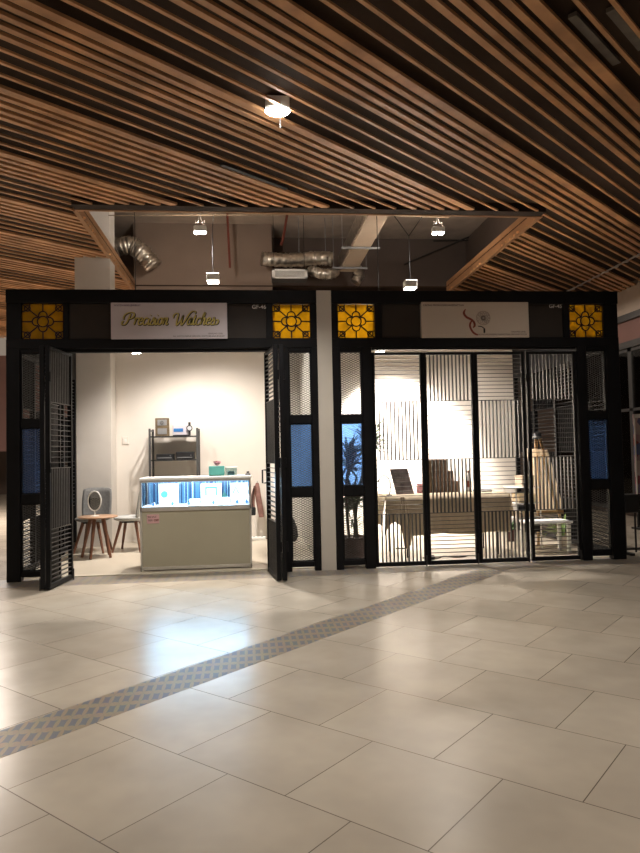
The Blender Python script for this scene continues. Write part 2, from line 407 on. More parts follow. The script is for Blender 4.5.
# ------------------------------------------------------------------ structure: slatted ceiling with rectangular opening
ZC = 4.22
HX0, HX1, HY0, HY1 = -2.0, 3.66, .50, 4.75      # hole incl. trims
sb = math.radians(40.72)
sd = Vector((math.cos(sb), math.sin(sb))); sn = Vector((-math.sin(sb), math.cos(sb)))
ceil = MB()
X0, X1, Y0, Y1 = -11, 7.0, -12, 9.5
for (a0, a1, b0, b1) in ((X0, HX0, Y0, Y1), (HX1, X1, Y0, Y1), (HX0, HX1, Y0, HY0+.06), (HX0, HX1, HY1, Y1)):
    ceil.box(a0, a1, b0, b1, ZC+.10, ZC+.12)
ceiling = struct(ceil.build('ceiling', 'slat_back'))
def clip(s_, x0, x1, y0, y1):
    """t-interval where the line s_*sn + t*sd is inside the rectangle"""
    p = sn*s_; t0, t1 = -99, 99
    for c, d_, lo, hi in ((p.x, sd.x, x0, x1), (p.y, sd.y, y0, y1)):
        a_, b_ = (lo-c)/d_, (hi-c)/d_
        t0 = max(t0, min(a_, b_)); t1 = min(t1, max(a_, b_))
    return (t0, t1) if t1 > t0 else None
slats = MB()
# repeat of eight: three deep thin slats set wide apart, five shallow broad ones close together
PAT = [(0, 0), (.165, 0), (.335, 0), (.545, 2), (.662, 1), (.780, 1), (.896, 1), (1.005, 1)]
PER = 1.165
k0 = -20
for k in range(-14, 13):
    for off, kind in PAT:
        s_ = -1.950 + k*PER + off
        iv = clip(s_, X0, X1, Y0, Y1)
        if not iv: continue
        segs = [iv]
        h = clip(s_, HX0, HX1, HY0, HY1+3 if False else HY1)
        if h:
            segs = []
            if h[0] - iv[0] > .05: segs.append((iv[0], h[0]))
            if iv[1] - h[1] > .05: segs.append((h[1], iv[1]))
        # joint line at X=5.94
        out = []
        for t0, t1 in segs:
            tj = (5.94 - (sn*s_).x)/sd.x
            if t0 < tj-.1 and tj+.1 < t1: out += [(t0, tj-.03), (tj+.03, t1)]
            else: out.append((t0, t1))
        wd, hh = ((.032, .018), (.054, .026), (.085, .026))[kind]
        for t0, t1 in out:
            p0 = sn*s_ + sd*t0; p1 = sn*s_ + sd*t1
            slats.bar((p0.x, p0.y, ZC+hh/2), (p1.x, p1.y, ZC+hh/2), wd, hh)
slat_o = slats.build('slats', 'slat', ceiling)
# opening trims
t1 = MB().box(HX0-.02, HX1+.02, HY0, .66, ZC-.004, ZC+.14); struct(t1.build('trim_4', 'beamdark'))
t2 = MB().box(HX0-.02, HX1+.05, .66, .70, ZC-.012, ZC+.16); struct(t2.build('trim_5', 'fascia'))
t3 = MB().box(HX0-.05, HX0, .70, HY1, ZC-.012, ZC+.20); struct(t3.build('trim_6', 'fascia'))
t4 = MB().box(HX1, HX1+.05, .70, HY1, ZC-.012, ZC+.20); struct(t4.build('trim_7', 'fascia'))
# metal joint strip across the slats
jt = MB().box(5.925, 5.955, 1.0, 9, ZC-.006, ZC+.01)
for i in range(26): jt.box(5.90, 5.98, 1.1+i*.3, 1.16+i*.3, ZC-.012, ZC)
struct(jt.build('trim_8', 'alu'))

# plenum above the opening
struct(MB().box(-3.4, 8, .4, 9, 5.46, 5.6).build('ceiling', 'soffit'))
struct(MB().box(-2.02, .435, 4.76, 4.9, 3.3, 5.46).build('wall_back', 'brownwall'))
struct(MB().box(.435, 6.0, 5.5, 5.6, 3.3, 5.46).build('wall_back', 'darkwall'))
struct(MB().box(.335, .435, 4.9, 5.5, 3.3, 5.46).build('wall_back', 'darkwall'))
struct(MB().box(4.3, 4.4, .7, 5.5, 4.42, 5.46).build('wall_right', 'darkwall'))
# column behind the watch shop
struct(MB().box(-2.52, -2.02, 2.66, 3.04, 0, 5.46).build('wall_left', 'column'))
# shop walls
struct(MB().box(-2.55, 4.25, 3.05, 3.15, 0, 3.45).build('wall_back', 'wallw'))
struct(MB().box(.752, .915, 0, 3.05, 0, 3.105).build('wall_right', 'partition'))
# mall beyond
struct(MB().box(-14, -3.2, 15, 15.2, 1.55, 4.6).build('wall_left', 'pinkwall'))
struct(MB().box(-14, 14, 19, 19.2, 0, 5).build('wall_back', 'darkwall'))
struct(MB().box(-11.2, -11, -12, 20, 0, 4.4).build('wall_left', 'bandlight'))
WX = 7.0
for (z0, z1, mt) in ((3.75, 4.4, 'bandlight'), (3.63, 3.75, 'rack'), (3.24, 3.63, 'pinkwall'), (3.12, 3.24, 'rack')):
    d_ = .05 if mt == 'rack' else 0
    struct(MB().box(WX-d_, WX+.15, -12, 15, z0, z1).build('wall_right', mt))
struct(MB().box(WX+.05, WX+.2, -12, 15, 0, 3.12).build('wall_right', 'darkwall'))
for i, yy in enumerate((1.2, 2.8, 4.4, 6.0)):
    wn = struct(MB().box(WX-.02, WX+.05, yy, yy+.06, .1, 3.12).box(WX-.02, WX+.05, yy+1.54, yy+1.6, .1, 3.12).box(WX-.02, WX+.05, yy, yy+1.6, 3.05, 3.12)
          .box(WX-.02, WX+.05, yy, yy+1.6, .1, .2).box(WX-.02, WX+.05, yy, yy+1.6, 1.95, 2.0).build('window_%d' % (i+1), 'rack'))
    MB().box(WX+.0, WX+.01, yy+.06, yy+1.54, .2, 3.05).build('pane', 'glass', wn)

# ------------------------------------------------------------------ shopfront frames
def expanded_mesh(mb, x0, x1, z0, z1, y, cw=.052, ch=.026, t=.0055):
    """expanded-metal diamonds: two families of flat strands, clipped to the rectangle"""
    sl = ch/cw
    for sg in (1, -1):
        n0 = int(math.floor((z0 - x1*sl*1 - 1)/ch)) - 2; n1 = int(math.ceil((z1 + x1*sl + 1)/ch)) + 140
        for k in range(-320, 420):
            c = k*ch
            # z = sg*sl*(x-x0) + z0 + c
            xa, xb = x0, x1
            za, zb = z0+c, z0+c+sg*sl*(x1-x0)
            if max(za, zb) < z0 or min(za, zb) > z1: continue
            def atz(z): return x0 + (z-z0-c)/(sg*sl)
            pts = []
            lo, hi = (za, zb) if za < zb else (zb, za)
            if za < z0: xa = atz(z0); za = z0
            elif za > z1: xa = atz(z1); za = z1
            if zb < z0: xb = atz(z0); zb = z0
            elif zb > z1: xb = atz(z1); zb = z1
            if xb - xa < .004: continue
            mb.bar((xa, y, za), (xb, y, zb), t, .003, up=(0, 1, 0))
def stained(parent, x0, x1, z0, z1, label):
    y0 = .045
    g = MB().box(x0, x1, y0, y0+.008, z0, z1).build('stained_glass', 'amber', parent); 
    L_ = MB(); cx, cz = (x0+x1)/2, (z0+z1)/2; hw, hh = (x1-x0)/2, (z1-z0)/2; t = .0125; R = hh*.30
    def arc(ax, az, r, a0, a1, n=14, rx=None):
        pts = [(ax+(rx or r)*math.cos(a0+(a1-a0)*i/n), az+r*math.sin(a0+(a1-a0)*i/n)) for i in range(n+1)]
        L_.ribbon(pts, lambda *q: t, y0-.006, y0+.010)
    arc(cx, cz, R, 0, 2*PI, 28)
    for q in range(4):
        an = q*PI/2; px, pz = cx+math.cos(an)*R*1.15, cz+math.sin(an)*R*1.15
        arc(px, pz, R*.78, an-PI*.62, an+PI*.62)
    for q in range(8):
        an = q*PI/4; r0 = R*1.9 if q % 2 == 0 else R*1.15
        dx, dz = math.cos(an), math.sin(an)
        if q % 2: 
            ex, ez = cx+math.copysign(hw, dx), cz+math.copysign(hh, dz)
        elif abs(dx) > .5: ex, ez = cx+math.copysign(hw, dx), cz
        else: ex, ez = cx, cz+math.copysign(hh, dz)
        L_.ribbon([(cx+dx*r0, cz+dz*r0), ((cx+dx*r0+ex)/2, (cz+dz*r0+ez)/2), (ex, ez)], lambda *q_: t, y0-.006, y0+.010)
    for sx, sz, a0 in ((x0, z0, 0), (x1, z0, PI/2), (x1, z1, PI), (x0, z1, -PI/2)):
        arc(sx, sz, hh*.42, a0, a0+PI/2, 10)
        arc(sx+math.copysign(hw*.25, cx-sx), sz+math.copysign(hh*.25, cz-sz), hh*.16, 0, 2*PI, 12)
    L_.build('lead_came', 'lead', g)
    return g
def pier(fr, xg0, xg1, xo0, xo1, mid_dim):
    """one glazed side pier: outer edges xo, glass xg"""
    f = MB()
    f.cbox(xo0, xg0, 0, .10, 0, 2.47); f.build('post', 'steel', fr)
    f = MB(); f.cbox(xg1, xo1, 0, .10, 0, 2.47); f.build('post', 'steel', fr)
    for z0, z1 in ((.045, .105), (.815, .92), (1.62, 1.71), (2.42, 2.47)):
        MB().cbox(xg0, xg1, .01, .09, z0, z1, .004).build('rail', 'steel', fr)
    for z0, z1, mt in ((.105, .815, 'glass'), (.92, 1.62, 'blue'), (1.71, 2.42, 'glass')):
        gl = MB().box(xg0, xg1, .048, .054, z0, z1).build('glass_pane', mt, fr)
        if mt == 'blue': gl['label'] = 'blue glass pane'
        mm = MB(); expanded_mesh(mm, xg0, xg1, z0, z1, .030); mm.build('wire_mesh', 'bar', gl)
        bd = MB()
        bd.box(xg0, xg0+.012, .02, .06, z0, z1).box(xg1-.012, xg1, .02, .06, z0, z1).box(xg0, xg1, .02, .06, z0, z0+.01).box(xg0, xg1, .02, .06, z1-.01, z1)
        bd.build('glazing_bead', 'steel', gl)
def header(fr, x0, x1, sg, panel, splits):
    MB().cbox(x0, x1, -.01, .11, 2.958, 3.105).build('header_beam', 'steel', fr)
    MB().cbox(x0, x1, 0, .10, 2.462, 2.572).build('header_beam', 'steel', fr)
    for a_, b_ in splits: MB().cbox(a_, b_, .01, .09, 2.572, 2.958, .003).build('header_mullion', 'steel', fr)
    MB().box(panel[0], panel[1], .035, .06, 2.572, 2.958).build('header_panel', 'header', fr)
    for a_, b_ in sg: stained(fr, a_, b_, 2.575, 2.955, '')
fr1 = thing('shopfront_frame', (-.9, .05, 0), 'black steel shopfront frame around the open watch shop, left of the white pillar', 'shopfront')
pier(fr1, -2.43, -2.19, -2.575, -2.06, 0)
pier(fr1, .430, .677, .325, .750, 0)
header(fr1, -2.575, .750, ((-2.42, -1.99), (.262, .677)), (-1.93, .19), ((-2.575, -2.42), (-1.99, -1.93), (.19, .262), (.677, .75)))
fr2 = thing('shopfront_frame', (2.6, .05, 0), 'black steel shopfront frame around the closed shop, right of the white pillar', 'shopfront')
pier(fr2, 1.000, 1.246, .918, 1.36, 0)
pier(fr2, 3.875, 4.118, 3.765, 4.282, 0)
header(fr2, .918, 4.282, ((.991, 1.41), (3.696, 4.107)), (1.49, 3.62), ((.918, .991), (1.41, 1.49), (3.62, 3.696), (4.107, 4.282)))
text('GF-46', .062, .035, .030, 2.905, 'whiteink', fr1, 'unit_number', bold=.0006)
text('GF-45', .062, 3.462, .030, 2.918, 'whiteink', fr2, 'unit_number', bold=.0006)

# ---- folding lattice leaves: 595 mm wide, four blocks of bars
LW = .592
def leaf(name, startV, label, group, bolt=True):
    t = thing(name, (0, 0, 0), label, 'door', group)
    z0, z1 = .012, 2.41; st = .036
    f = MB(); f.cbox(0, st, -.022, .022, z0, z1, .003).cbox(LW-st, LW, -.022, .022, z0, z1, .003)
    f.cbox(st, LW-st, -.02, .02, z0, z0+.045, .003).cbox(st, LW-st, -.02, .02, z1-.03, z1, .003)
    f.build('door_frame', 'steel', t)
    zs = [.055, .59, 1.195, 1.855, 2.38]
    for k in range(4):
        a_, b_ = zs[3-k], zs[4-k]
        m_ = MB()
        m_.box(st, LW-st, -.014, .014, a_-.004, a_+.004)
        if (k % 2 == 0) == startV:
            n = 11
            for i in range(n):
                x = st + (LW-2*st)*(i+1)/(n+1); m_.box(x-.006, x+.006, -.014, .014, a_, b_)
        else:
            n = 11
            for i in range(n):
                z = a_ + (b_-a_)*(i+1)/(n+1); m_.box(st, LW-st, -.014, .014, z-.0028, z+.0028)
        m_.build('bar_grille', 'bar', t)
    if bolt:
        MB().tube([(LW-.018, -.030, .003), (LW-.018, -.030, .12)], .007).build('drop_bolt', 'bar', t)
    for z in (.35, 1.2, 2.1):
        MB().tube([(-.004, -.026, z-.05), (-.004, -.026, z+.05)], .009).build('hinge', 'steel', t)
    return t
lA = leaf('folding_door', False, 'closed lattice door leaf beside the left pier of the right-hand shop, horizontal bars on top', 'closed door leaves of the right-hand shop')
lB = leaf('folding_door', True, 'closed lattice door leaf second from the left in the right-hand shop, upright bars on top', 'closed door leaves of the right-hand shop')
lA.location = (1.362, .05, 0); lB.location = (1.956, .05, 0)
lC = copy_tree(lA); lC.location = (2.550, .05, 0); lC['label'] = 'closed lattice door leaf third from the left in the right-hand shop, horizontal bars on top'
lD = copy_tree(lB); lD.location = (3.166, .05, 0); lD['label'] = 'closed lattice door leaf at the right end of the right-hand shop, upright bars on top'
# watch shop: two leaves folded outwards at each side
g1 = 'folded door leaves of the watch shop'
o1 = copy_tree(lB); o1.location = (-2.022, -.545, 0); o1.rotation_euler = (0, 0, math.radians(83)); o1['label'] = 'folded-back lattice door leaf at the left of the watch shop, turned toward the walkway'; o1['group'] = g1
o2 = copy_tree(lA); o2.location = (-1.965, .045, 0); o2.rotation_euler = (0, 0, math.radians(-90)); o2['label'] = 'inner lattice door leaf folded behind the outer one at the left of the watch shop'; o2['group'] = g1
o2.location = (-2.048+.0, .045, 0); o2.rotation_euler = (0, 0, math.radians(-90.0-0))
o1.location = (-1.995, -.545, 0)
o3 = copy_tree(lB); o3.location = (.322, -.565, 0); o3.rotation_euler = (0, 0, math.radians(93)); o3['label'] = 'outer lattice door leaf folded against the right pier of the watch shop'; o3['group'] = g1
o4 = copy_tree(lA); o4.location = (.262, -.56, 0); o4.rotation_euler = (0, 0, math.radians(98)); o4['label'] = 'lattice door leaf with a black handle folded at the right of the watch shop'; o4['group'] = g1
hd = MB().tube([(.50, .03, .98), (.50, .075, .98), (.50, .075, 1.12), (.50, .03, 1.12)], .009); h_ = hd.build('handle', 'black'); h_.parent = o4
door_track1 = MB().box(-2.05, .32, .03, .07, 2.425, 2.462).build('trim_9', 'steel'); struct(door_track1)
struct(MB().box(1.37, 3.76, .03, .07, 2.44, 2.462).build('trim_10', 'steel'))
for x in (1.38, 1.94, 1.975, 2.53, 2.57, 3.14, 3.185, 3.74):
    pass

# side screens of both shops, in the same lattice
def side_screen(x, yA, yB, label):
    t = thing('lattice_side_screen', (x, (yA+yB)/2, 0), label, 'screen')
    n = 4; wd = (yB-yA)/n
    MB().cbox(x-.03, x+.03, yA, yB, 2.42, 3.1).build('header_panel', 'steel', t)
    MB().cbox(x-.03, x+.03, yA, yB, .03, .09).build('bottom_rail', 'steel', t)
    zs = [.09, .615, 1.24, 1.855, 2.42]
    for i in range(n+1):
        y = yA+wd*i; MB().cbox(x-.03, x+.03, y-.03, y+.03, 0, 3.1).build('post', 'steel', t)
    for i in range(n):
        y0, y1 = yA+wd*i+.03, yA+wd*(i+1)-.03
        m_ = MB()
        for k in range(4):
            a_, b_ = zs[k], zs[k+1]; m_.box(x-.014, x+.014, y0, y1, a_-.004, a_+.004)
            for j in range(11):
                if (k+i) % 2:
                    y = y0+(y1-y0)*(j+1)/12; m_.box(x-.014, x+.014, y-.0045, y+.0045, a_, b_)
                else:
                    z = a_+(b_-a_)*(j+1)/12; m_.box(x-.014, x+.014, y0, y1, z-.004, z+.004)
        m_.build('bar_grille', 'steel', t)
    return t
side_screen(-2.535, .14, 2.62, 'black lattice side screen at the left of the watch shop, behind the left pier')
side_screen(4.225, .14, 3.0, 'black lattice side screen at the right end of the closed shop, behind the easel')

# ------------------------------------------------------------------ signs
def pen(base):
    def f(dx, dz, t):
        # broad on downstrokes, thin on sideways, tapered ends
        v = .45 + .75*abs(dz)
        e = min(1, min(t, 1-t)*8+.35)
        return base*v*e*.66
    return f
def script_word(word, x, z, xh, slant, mbs):
    """script letters drawn as pen strokes; xh = x-height"""
    G = {
     'P': (1.35, [[(.62,1.62),(.55,1.0),(.42,.35),(.15,.0),(-.15,.05),(-.25,.35),(-.05,.55)], [(-.1,.75),(-.22,1.15),(.0,1.55),(.5,1.78),(1.0,1.7),(1.18,1.35),(1.0,1.0),(.65,.85),(.5,.95)]]),
     'r': (.62, [[(.0,.75),(.15,1.0),(.2,.7),(.12,.0)], [(.17,.55),(.3,.9),(.5,1.0),(.56,.82)]]),
     'e': (.68, [[(.05,.5),(.4,.58),(.5,.85),(.3,1.02),(.08,.75),(.05,.3),(.25,0),(.5,.1),(.68,.35)]]),
     'c': (.66, [[(.5,.82),(.35,1.02),(.1,.75),(.05,.3),(.25,0),(.5,.08),(.66,.35)]]),
     'i': (.42, [[(.1,.95),(.1,.3),(.2,0),(.36,.1),(.44,.35)], [(.16,1.33),(.20,1.42)]]),
     's': (.55, [[(.0,.2),(.25,.9),(.3,1.05),(.36,.75),(.48,.35),(.38,.02),(.12,.0),(.06,.16)]]),
     'o': (.72, [[(.3,1.0),(.08,.7),(.08,.25),(.3,0),(.54,.25),(.54,.7),(.3,1.0),(.5,.92),(.72,.8)]]),
     'n': (.80, [[(.0,.8),(.12,1.0),(.14,.6),(.08,0)], [(.11,.45),(.3,.9),(.48,1.0),(.54,.7),(.5,.2),(.62,0),(.82,.25)]]),
     'W': (1.75, [[(-.35,.95),(-.4,1.35),(-.1,1.65),(.2,1.5),(.22,.8),(.3,.05),(.45,.0),(.8,.7),(.95,1.35)], [(.95,1.4),(.9,.7),(.98,.02),(1.12,.02),(1.45,.75),(1.7,1.5),(2.1,1.95),(2.5,1.9),(2.6,1.62)]]),
     'a': (.74, [[(.5,.85),(.3,1.02),(.06,.65),(.08,.15),(.26,0),(.5,.4),(.54,.98)], [(.54,.98),(.5,.3),(.6,0),(.76,.25)]]),
     't': (.48, [[(.2,1.5),(.14,.7),(.14,.2),(.28,0),(.5,.28)], [(-.05,1.02),(.42,1.06)]]),
     'h': (.80, [[(.05,.6),(.3,1.4),(.28,1.75),(.15,1.5),(.1,.7),(.06,0)], [(.09,.45),(.28,.9),(.46,1.0),(.52,.7),(.48,.2),(.6,0),(.8,.25)]]),
     'Z': (.6, [[(.0,.2),(.25,.9),(.3,1.05),(.36,.75),(.5,.4),(.42,.05),(.15,.0),(.1,.2)], [(.42,.05),(.9,.1),(1.0,.5),(.8,.75),(.6,.6)]]),
    }
    cx = x
    for ch in word:
        adv, strokes = G[ch]
        for st in strokes:
            P = [(cx+(p[0]+p[1]*slant)*xh, z+p[1]*xh) for p in st]
            P = [(p.x, p.y) for p in (spline([(a_[0], a_[1], 0) for a_ in P], 6))]
            base = .26*xh
            mbs[0].ribbon(P, pen(base), -.034, -.030)
            mbs[1].ribbon([(p[0]+.0045, p[1]-.0045) for p in P], lambda dx, dz, t: pen(base*1.2)(dx, dz, t)+.005, -.0300, -.028)
        cx += adv*xh
    return cx
s1 = thing('shop_sign', (-.858, -.005, 2.56), 'lilac-white signboard reading Precision Watches in gold script over the open shop', 'sign')
MB().cbox(-1.479, -.237, -.027, .034, 2.563, 2.958, .003).build('board', 'sign', s1)
for wd_, wx_ in (('Precision', -1.350), ('WatcheZ', -.810)):
    gold, sh = MB(), MB()
    script_word(wd_, wx_, 2.716, .076, .28, (gold, sh))
    gold.build('lettering', 'gold', s1); sh.build('lettering_shadow', 'blackink', s1)
text('WATCH AND JEWELRY', .027, -1.447, -.0285, 2.918, 'purpleink', s1)
text('GROUND LEVEL', .022, -.285, -.0285, 2.612, 'greyink', s1, align='RIGHT')
text('ALL WATCH REPAIR SERVICES, WATCHES AND JEWELRY', .022, -.265, -.0285, 2.583, 'greyink', s1, align='RIGHT')
s2 = thing('shop_sign', (2.563, -.005, 2.56), 'cream signboard with a red-brown ribbon emblem over the closed shop', 'sign')
MB().cbox(1.936, 3.190, -.027, .034, 2.565, 2.972, .003).build('board', 'sign2', s2)
text('KRONG PROKHONG KHEMATTAN', .030, 1.955, -.0285, 2.924, 'blackink', s2)
text('GROUND LEVEL', .024, 3.15, -.0285, 2.622, 'greyink', s2, align='RIGHT')
text('KRONG PROKHONG KHEMATTAN, GROUND FLOOR', .024, 3.16, -.0285, 2.592, 'greyink', s2, align='RIGHT')
def sgn(px, py): return (2.563+(px-474.5)*.01162, 2.768-(py-319.3)*.0113)
em = MB()
def stroke(mb_, pts, wd, y=-.030):
    P = [sgn(*p) for p in pts]; P = [(p.x, p.y) for p in spline([(a_[0], a_[1], 0) for a_ in P], 6)]
    mb_.ribbon(P, lambda dx, dz, t: wd*min(1, min(t, 1-t)*5+.3), y, y+.003)
stroke(em, [(464.6,308.5),(462.8,312.5),(465.3,316.5),(469.5,318.8),(472.5,321.5),(473.3,325),(471.5,327.5)], .025)
stroke(em, [(470.5,320),(468.6,324),(469.2,328),(472,332.5),(476.5,335)], .022, -.031)
em.build('emblem', mat('red_brown_ink', (.22, .045, .025), .5, noise=.2), s2)
e2 = MB(); stroke(e2, [(476.5,325.8),(480,326.2),(482.8,328)], .010); stroke(e2, [(482.9,327.8),(482.9,330),(482.8,332.8)], .020)
e2.build('emblem', 'blackink', s2)
e3 = MB()
for q in range(12):
    an = q*PI/6; cxy = (482.3+4.2*math.cos(an), 317.5+4.2*math.sin(an))
    stroke(e3, [(cxy[0]+3*math.cos(an+b_), cxy[1]+3*math.sin(an+b_)) for b_ in [2*PI*j/8 for j in range(9)]], .005, -.0295)
stroke(e3, [(482.3+7*math.cos(2*PI*j/12), 317.5+7*math.sin(2*PI*j/12)) for j in range(13)], .006, -.0295)
stroke(e3, [(482.3+2*math.cos(2*PI*j/12), 317.5+2*math.sin(2*PI*j/12)) for j in range(13)], .008, -.0295)
e3.build('emblem_flower', mat('faint_rose_ink', (.36, .29, .25), .5, noise=.1), s2)

# ------------------------------------------------------------------ plenum services
t = thing('air_duct', (1.77, 2.9, 4.5), 'beige rectangular air duct running back above the two shops', 'duct')
MB().cbox(1.62, 1.92, .9, 4.4, 4.5, 4.76, .01).build('duct_body', 'duct', t)
MB().box(1.60, 1.62, .9, 4.4, 4.52, 4.78).build('foil_lining', 'foil', t)
for y in (2.9, 4.05):
    MB().box(1.45, 2.06, y, y+.03, 4.465, 4.495).build('hanger_bar', 'grey', t)
    for x in (1.47, 2.04): MB().tube([(x, y+.015, 4.48), (x, y+.015, 5.46)], .005, 6).build('hanger_rod', 'grey', t)
def flex(name, pts, r, label, n=10):
    P = spline(pts, n); P2 = []; R = []
    for i, p in enumerate(P):
        P2.append(p + Vector((random.uniform(-1, 1), random.uniform(-1, 1), random.uniform(-1, 1)))*.006)
        R.append(r*(1+.07*math.sin(i*2.6)+random.uniform(-.04, .04)))
    o = MB().tube(P2, R, 18).build(name, 'foil', None, True); return tag(o, label, 'duct')
flex('flexible_duct', [(-2.75, 4.3, 4.74), (-2.42, 4.2, 4.76), (-2.20, 4.2, 4.84), (-1.98, 4.2, 4.88), (-1.80, 4.22, 4.76), (-1.60, 4.25, 4.54)], .150, 'crinkled foil duct curving up beside the grey column', 12)
flex('flexible_duct', [(.25, 4.25, 4.68), (.7, 4.25, 4.66), (1.2, 4.25, 4.70), (1.46, 4.22, 4.68)], .12, 'straight foil duct lying across to the beige duct', 14)
flex('flexible_duct', [(1.10, 4.15, 4.46), (1.2, 4.1, 4.40), (1.35, 4.1, 4.38), (1.5, 4.15, 4.42)], .09, 'sagging foil duct end beside the white air grille', 10)
flex('flexible_duct', [(1.77, 4.42, 4.62), (1.92, 4.50, 4.62), (2.0, 4.56, 4.48), (1.92, 4.56, 4.36)], .09, 'short foil duct hanging from the far end of the beige duct', 10)
t = thing('air_grille', (.70, 3.95, 4.25), 'white rectangular air grille hanging in front of the foil duct', 'vent')
MB().box(.40, 1.0, 3.92, 4.2, 4.25, 4.41).build('plenum_box', 'rack', t)
m_ = MB().box(.40, 1.0, 3.90, 3.92, 4.25, 4.275).box(.40, 1.0, 3.90, 3.92, 4.385, 4.41).box(.40, .45, 3.90, 3.92, 4.25, 4.41).box(.95, 1.0, 3.90, 3.92, 4.25, 4.41)
m_.build('grille_frame', 'whitemetal', t)
m_ = MB()
for i in range(6): m_.box(.45, .95, 3.902, 3.918, 4.282+i*.018, 4.292+i*.018)
m_.build('louvre', 'whitemetal', t)
for x in (.44, .96): MB().tube([(x, 4.05, 4.41), (x, 4.05, 5.46)], .005, 6).build('hanger_rod', 'wire', t)
# red sprinkler pipes
tag(MB().tube([(-.34, 4.0, 5.46), (-.304, 4.0, 4.45)], .020).build('drop_pipe', 'red'), 'dark red sprinkler drop pipe hanging between the two left lamps', 'pipe')
tag(MB().tube([(.695, 4.0, 5.46), (.60, 4.0, 4.94), (.565, 4.0, 4.85)], .022).build('drop_pipe', 'red'), 'slanting dark red pipe above the white air grille', 'pipe')
tag(MB().tube([(-1.9, 2.0, 4.62), (1.62, 2.0, 4.68), (2.9, 2.0, 4.66)], .006).build('conduit', 'stem'), 'thin dark brown conduit crossing the ceiling opening', 'pipe')
tag(MB().tube([(3.6, 5.35, 5.38), (4.3, 5.35, 5.40), (5.0, 5.35, 5.40)], .015).tube([(3.0, 5.3, 4.9), (4.3, 5.3, 5.45)], .015).build('conduit', 'wire'), 'dark conduit slanting across the far wall above the right opening edge', 'pipe')
tag(MB().tube([(1.37, 4.38, 5.46), (1.37, 4.38, 4.75)], .006).build('steel_rod', 'grey'), 'thin steel rod over the right end of the straight foil duct', 'rod')
tag(MB().tube([(.9, 4.38, 5.46), (.9, 4.38, 4.72)], .006).build('steel_rod', 'grey'), 'thin steel rod over the middle of the straight foil duct', 'rod')

# lamps in the opening
def flood(x, y, z, label):
    t = thing('twin_floodlight', (x, y, z), label, 'lamp', 'bright twin floodlights in the ceiling opening')
    MB().cbox(x-.085, x+.085, y-.04, y+.05, z-.02, z+.055, .008).build('housing', 'whitemetal', t)
    for s_ in (-1, 1):
        MB().lathe([(.028, 0), (.038, -.012), (.036, -.022), (.0, -.024)], (x+s_*.042, y, z-.018), 16).build('lamp_lens', 'led', t)
    for s_ in (-1, 1):
        MB().tube(spline([(x+s_*.05, y, z+.05), (x+s_*.06, y, z+.13), (x+s_*.01, y, z+.2), (x+s_*.03, y, 5.46)], 6), .004, 5).build('cable', 'wire', t)
    spot((x-.04, y, z-.06), (x+(.9 if x < 0 else -1.3), y-1.1, 0), 340, 88, (1, .93, .86), .5, .04)
    spot((x+.04, y, z-.06), (x+(-.5 if x < 0 else 1.1), y+.4, 0), 230 if x > 0 else 190, 80, (1, .92, .85), .5, .04)
    spot((x, y, z+.06), (x, y+.9, z+1.2), 95, 165, (1, .89, .79), .6, .05)  # added upward spill that brightens the wall, soffit and duct of the plenum
    return t
flood(-.622, 1.5, 4.26, 'bright twin floodlight over the watch shop, left one in the ceiling opening')
flood(2.595, 1.5, 4.29, 'bright twin floodlight over the closed shop, right one in the ceiling opening')
def pendant(x, y, z, label, vee):
    t = thing('pendant_lamp', (x, y, z), label, 'lamp', 'small white box lamps hung on rods')
    MB().cbox(x-.082, x+.082, y-.08, y+.08, z+.004, z+.10, .006).build('housing', 'whitemetal', t)
    MB().box(x-.072, x+.072, y-.07, y+.07, z-.008, z+.004).build('diffuser', 'led_small', t)
    MB().tube([(x, y, z+.1), (x, y, z+.72)], .005, 8).build('rod', 'black', t)
    if vee:
        for s_ in (-1, 1): MB().tube([(x, y, z+.72), (x+s_*.2, y, z+1.0)], .006, 6).build('hanger_wire', 'wire', t)
        MB().tube([(x-.24, y, z+1.0), (x+.26, y, z+1.0)], .007, 6).tube([(x, y, z+1.0), (x, y, 5.46)], .006, 6).build('hanger_bar', 'wire', t)
    else:
        MB().tube([(x, y, z+.72), (x+.03, y, z+.95), (x+.03, y, 5.46)], .006, 6).build('cable', 'wire', t)
    spot((x, y, z-.04), (x, y+.5, 0), 200 if x < 0 else 215, 112, (1, .92, .85), .6, .05)
    return t
pendant(-.462, 1.5, 3.575, 'small white box lamp on a rod over the watch shop', False)
pendant(2.185, 1.5, 3.50, 'small white box lamp on a rod with V hangers over the closed shop', True)
# wall-washer floods just under the lintels
def washer(x, y, z, tgt, power, ang, label, blend=.35):
    t = thing('wall_washer', (x, y, z), label, 'lamp', 'floodlights just below the shop lintels')
    MB().cbox(x-.06, x+.06, y-.03, y+.06, z, z+.05, .006).build('housing', 'whitemetal', t)
    MB().box(x-.05, x+.05, y-.028, y+.055, z-.006, z).build('diffuser', 'led', t)
    MB().tube([(x, y, z+.05), (x, y, 5.46)], .006, 6).build('rod', 'wire', t)
    spot((x, y, z-.03), tgt, power, ang, (1, .92, .84), blend, .05)
washer(-1.465, 1.5, 2.645, (-.9, 3.0, .3), 40, 130, 'floodlight glowing just below the lintel of the watch shop', .8)
washer(1.748, 1.5, 2.635, (2.25, 3.05, 1.40), 1000, 66, 'floodlight glowing just below the lintel of the closed shop')
# ceiling downlight in the slats
t = thing('ceiling_downlight', (.27, -1.83, 4.1), 'bright square downlight set among the wooden ceiling slats', 'lamp')
MB().cbox(.27-.10, .27+.10, -1.90, -1.76, 4.195, 4.30, .01).build('housing', 'whitemetal', t)
MB().lathe([(.09, 0), (.105, .012), (.105, .02)], (.27, -1.83, 4.178), 24, 1, .75).build('diffuser', 'led', t)
MB().tube([(.30, -1.66, 4.22), (.30, -1.66, 4.13)], .006, 6).build('sensor_stem', 'grey', t)
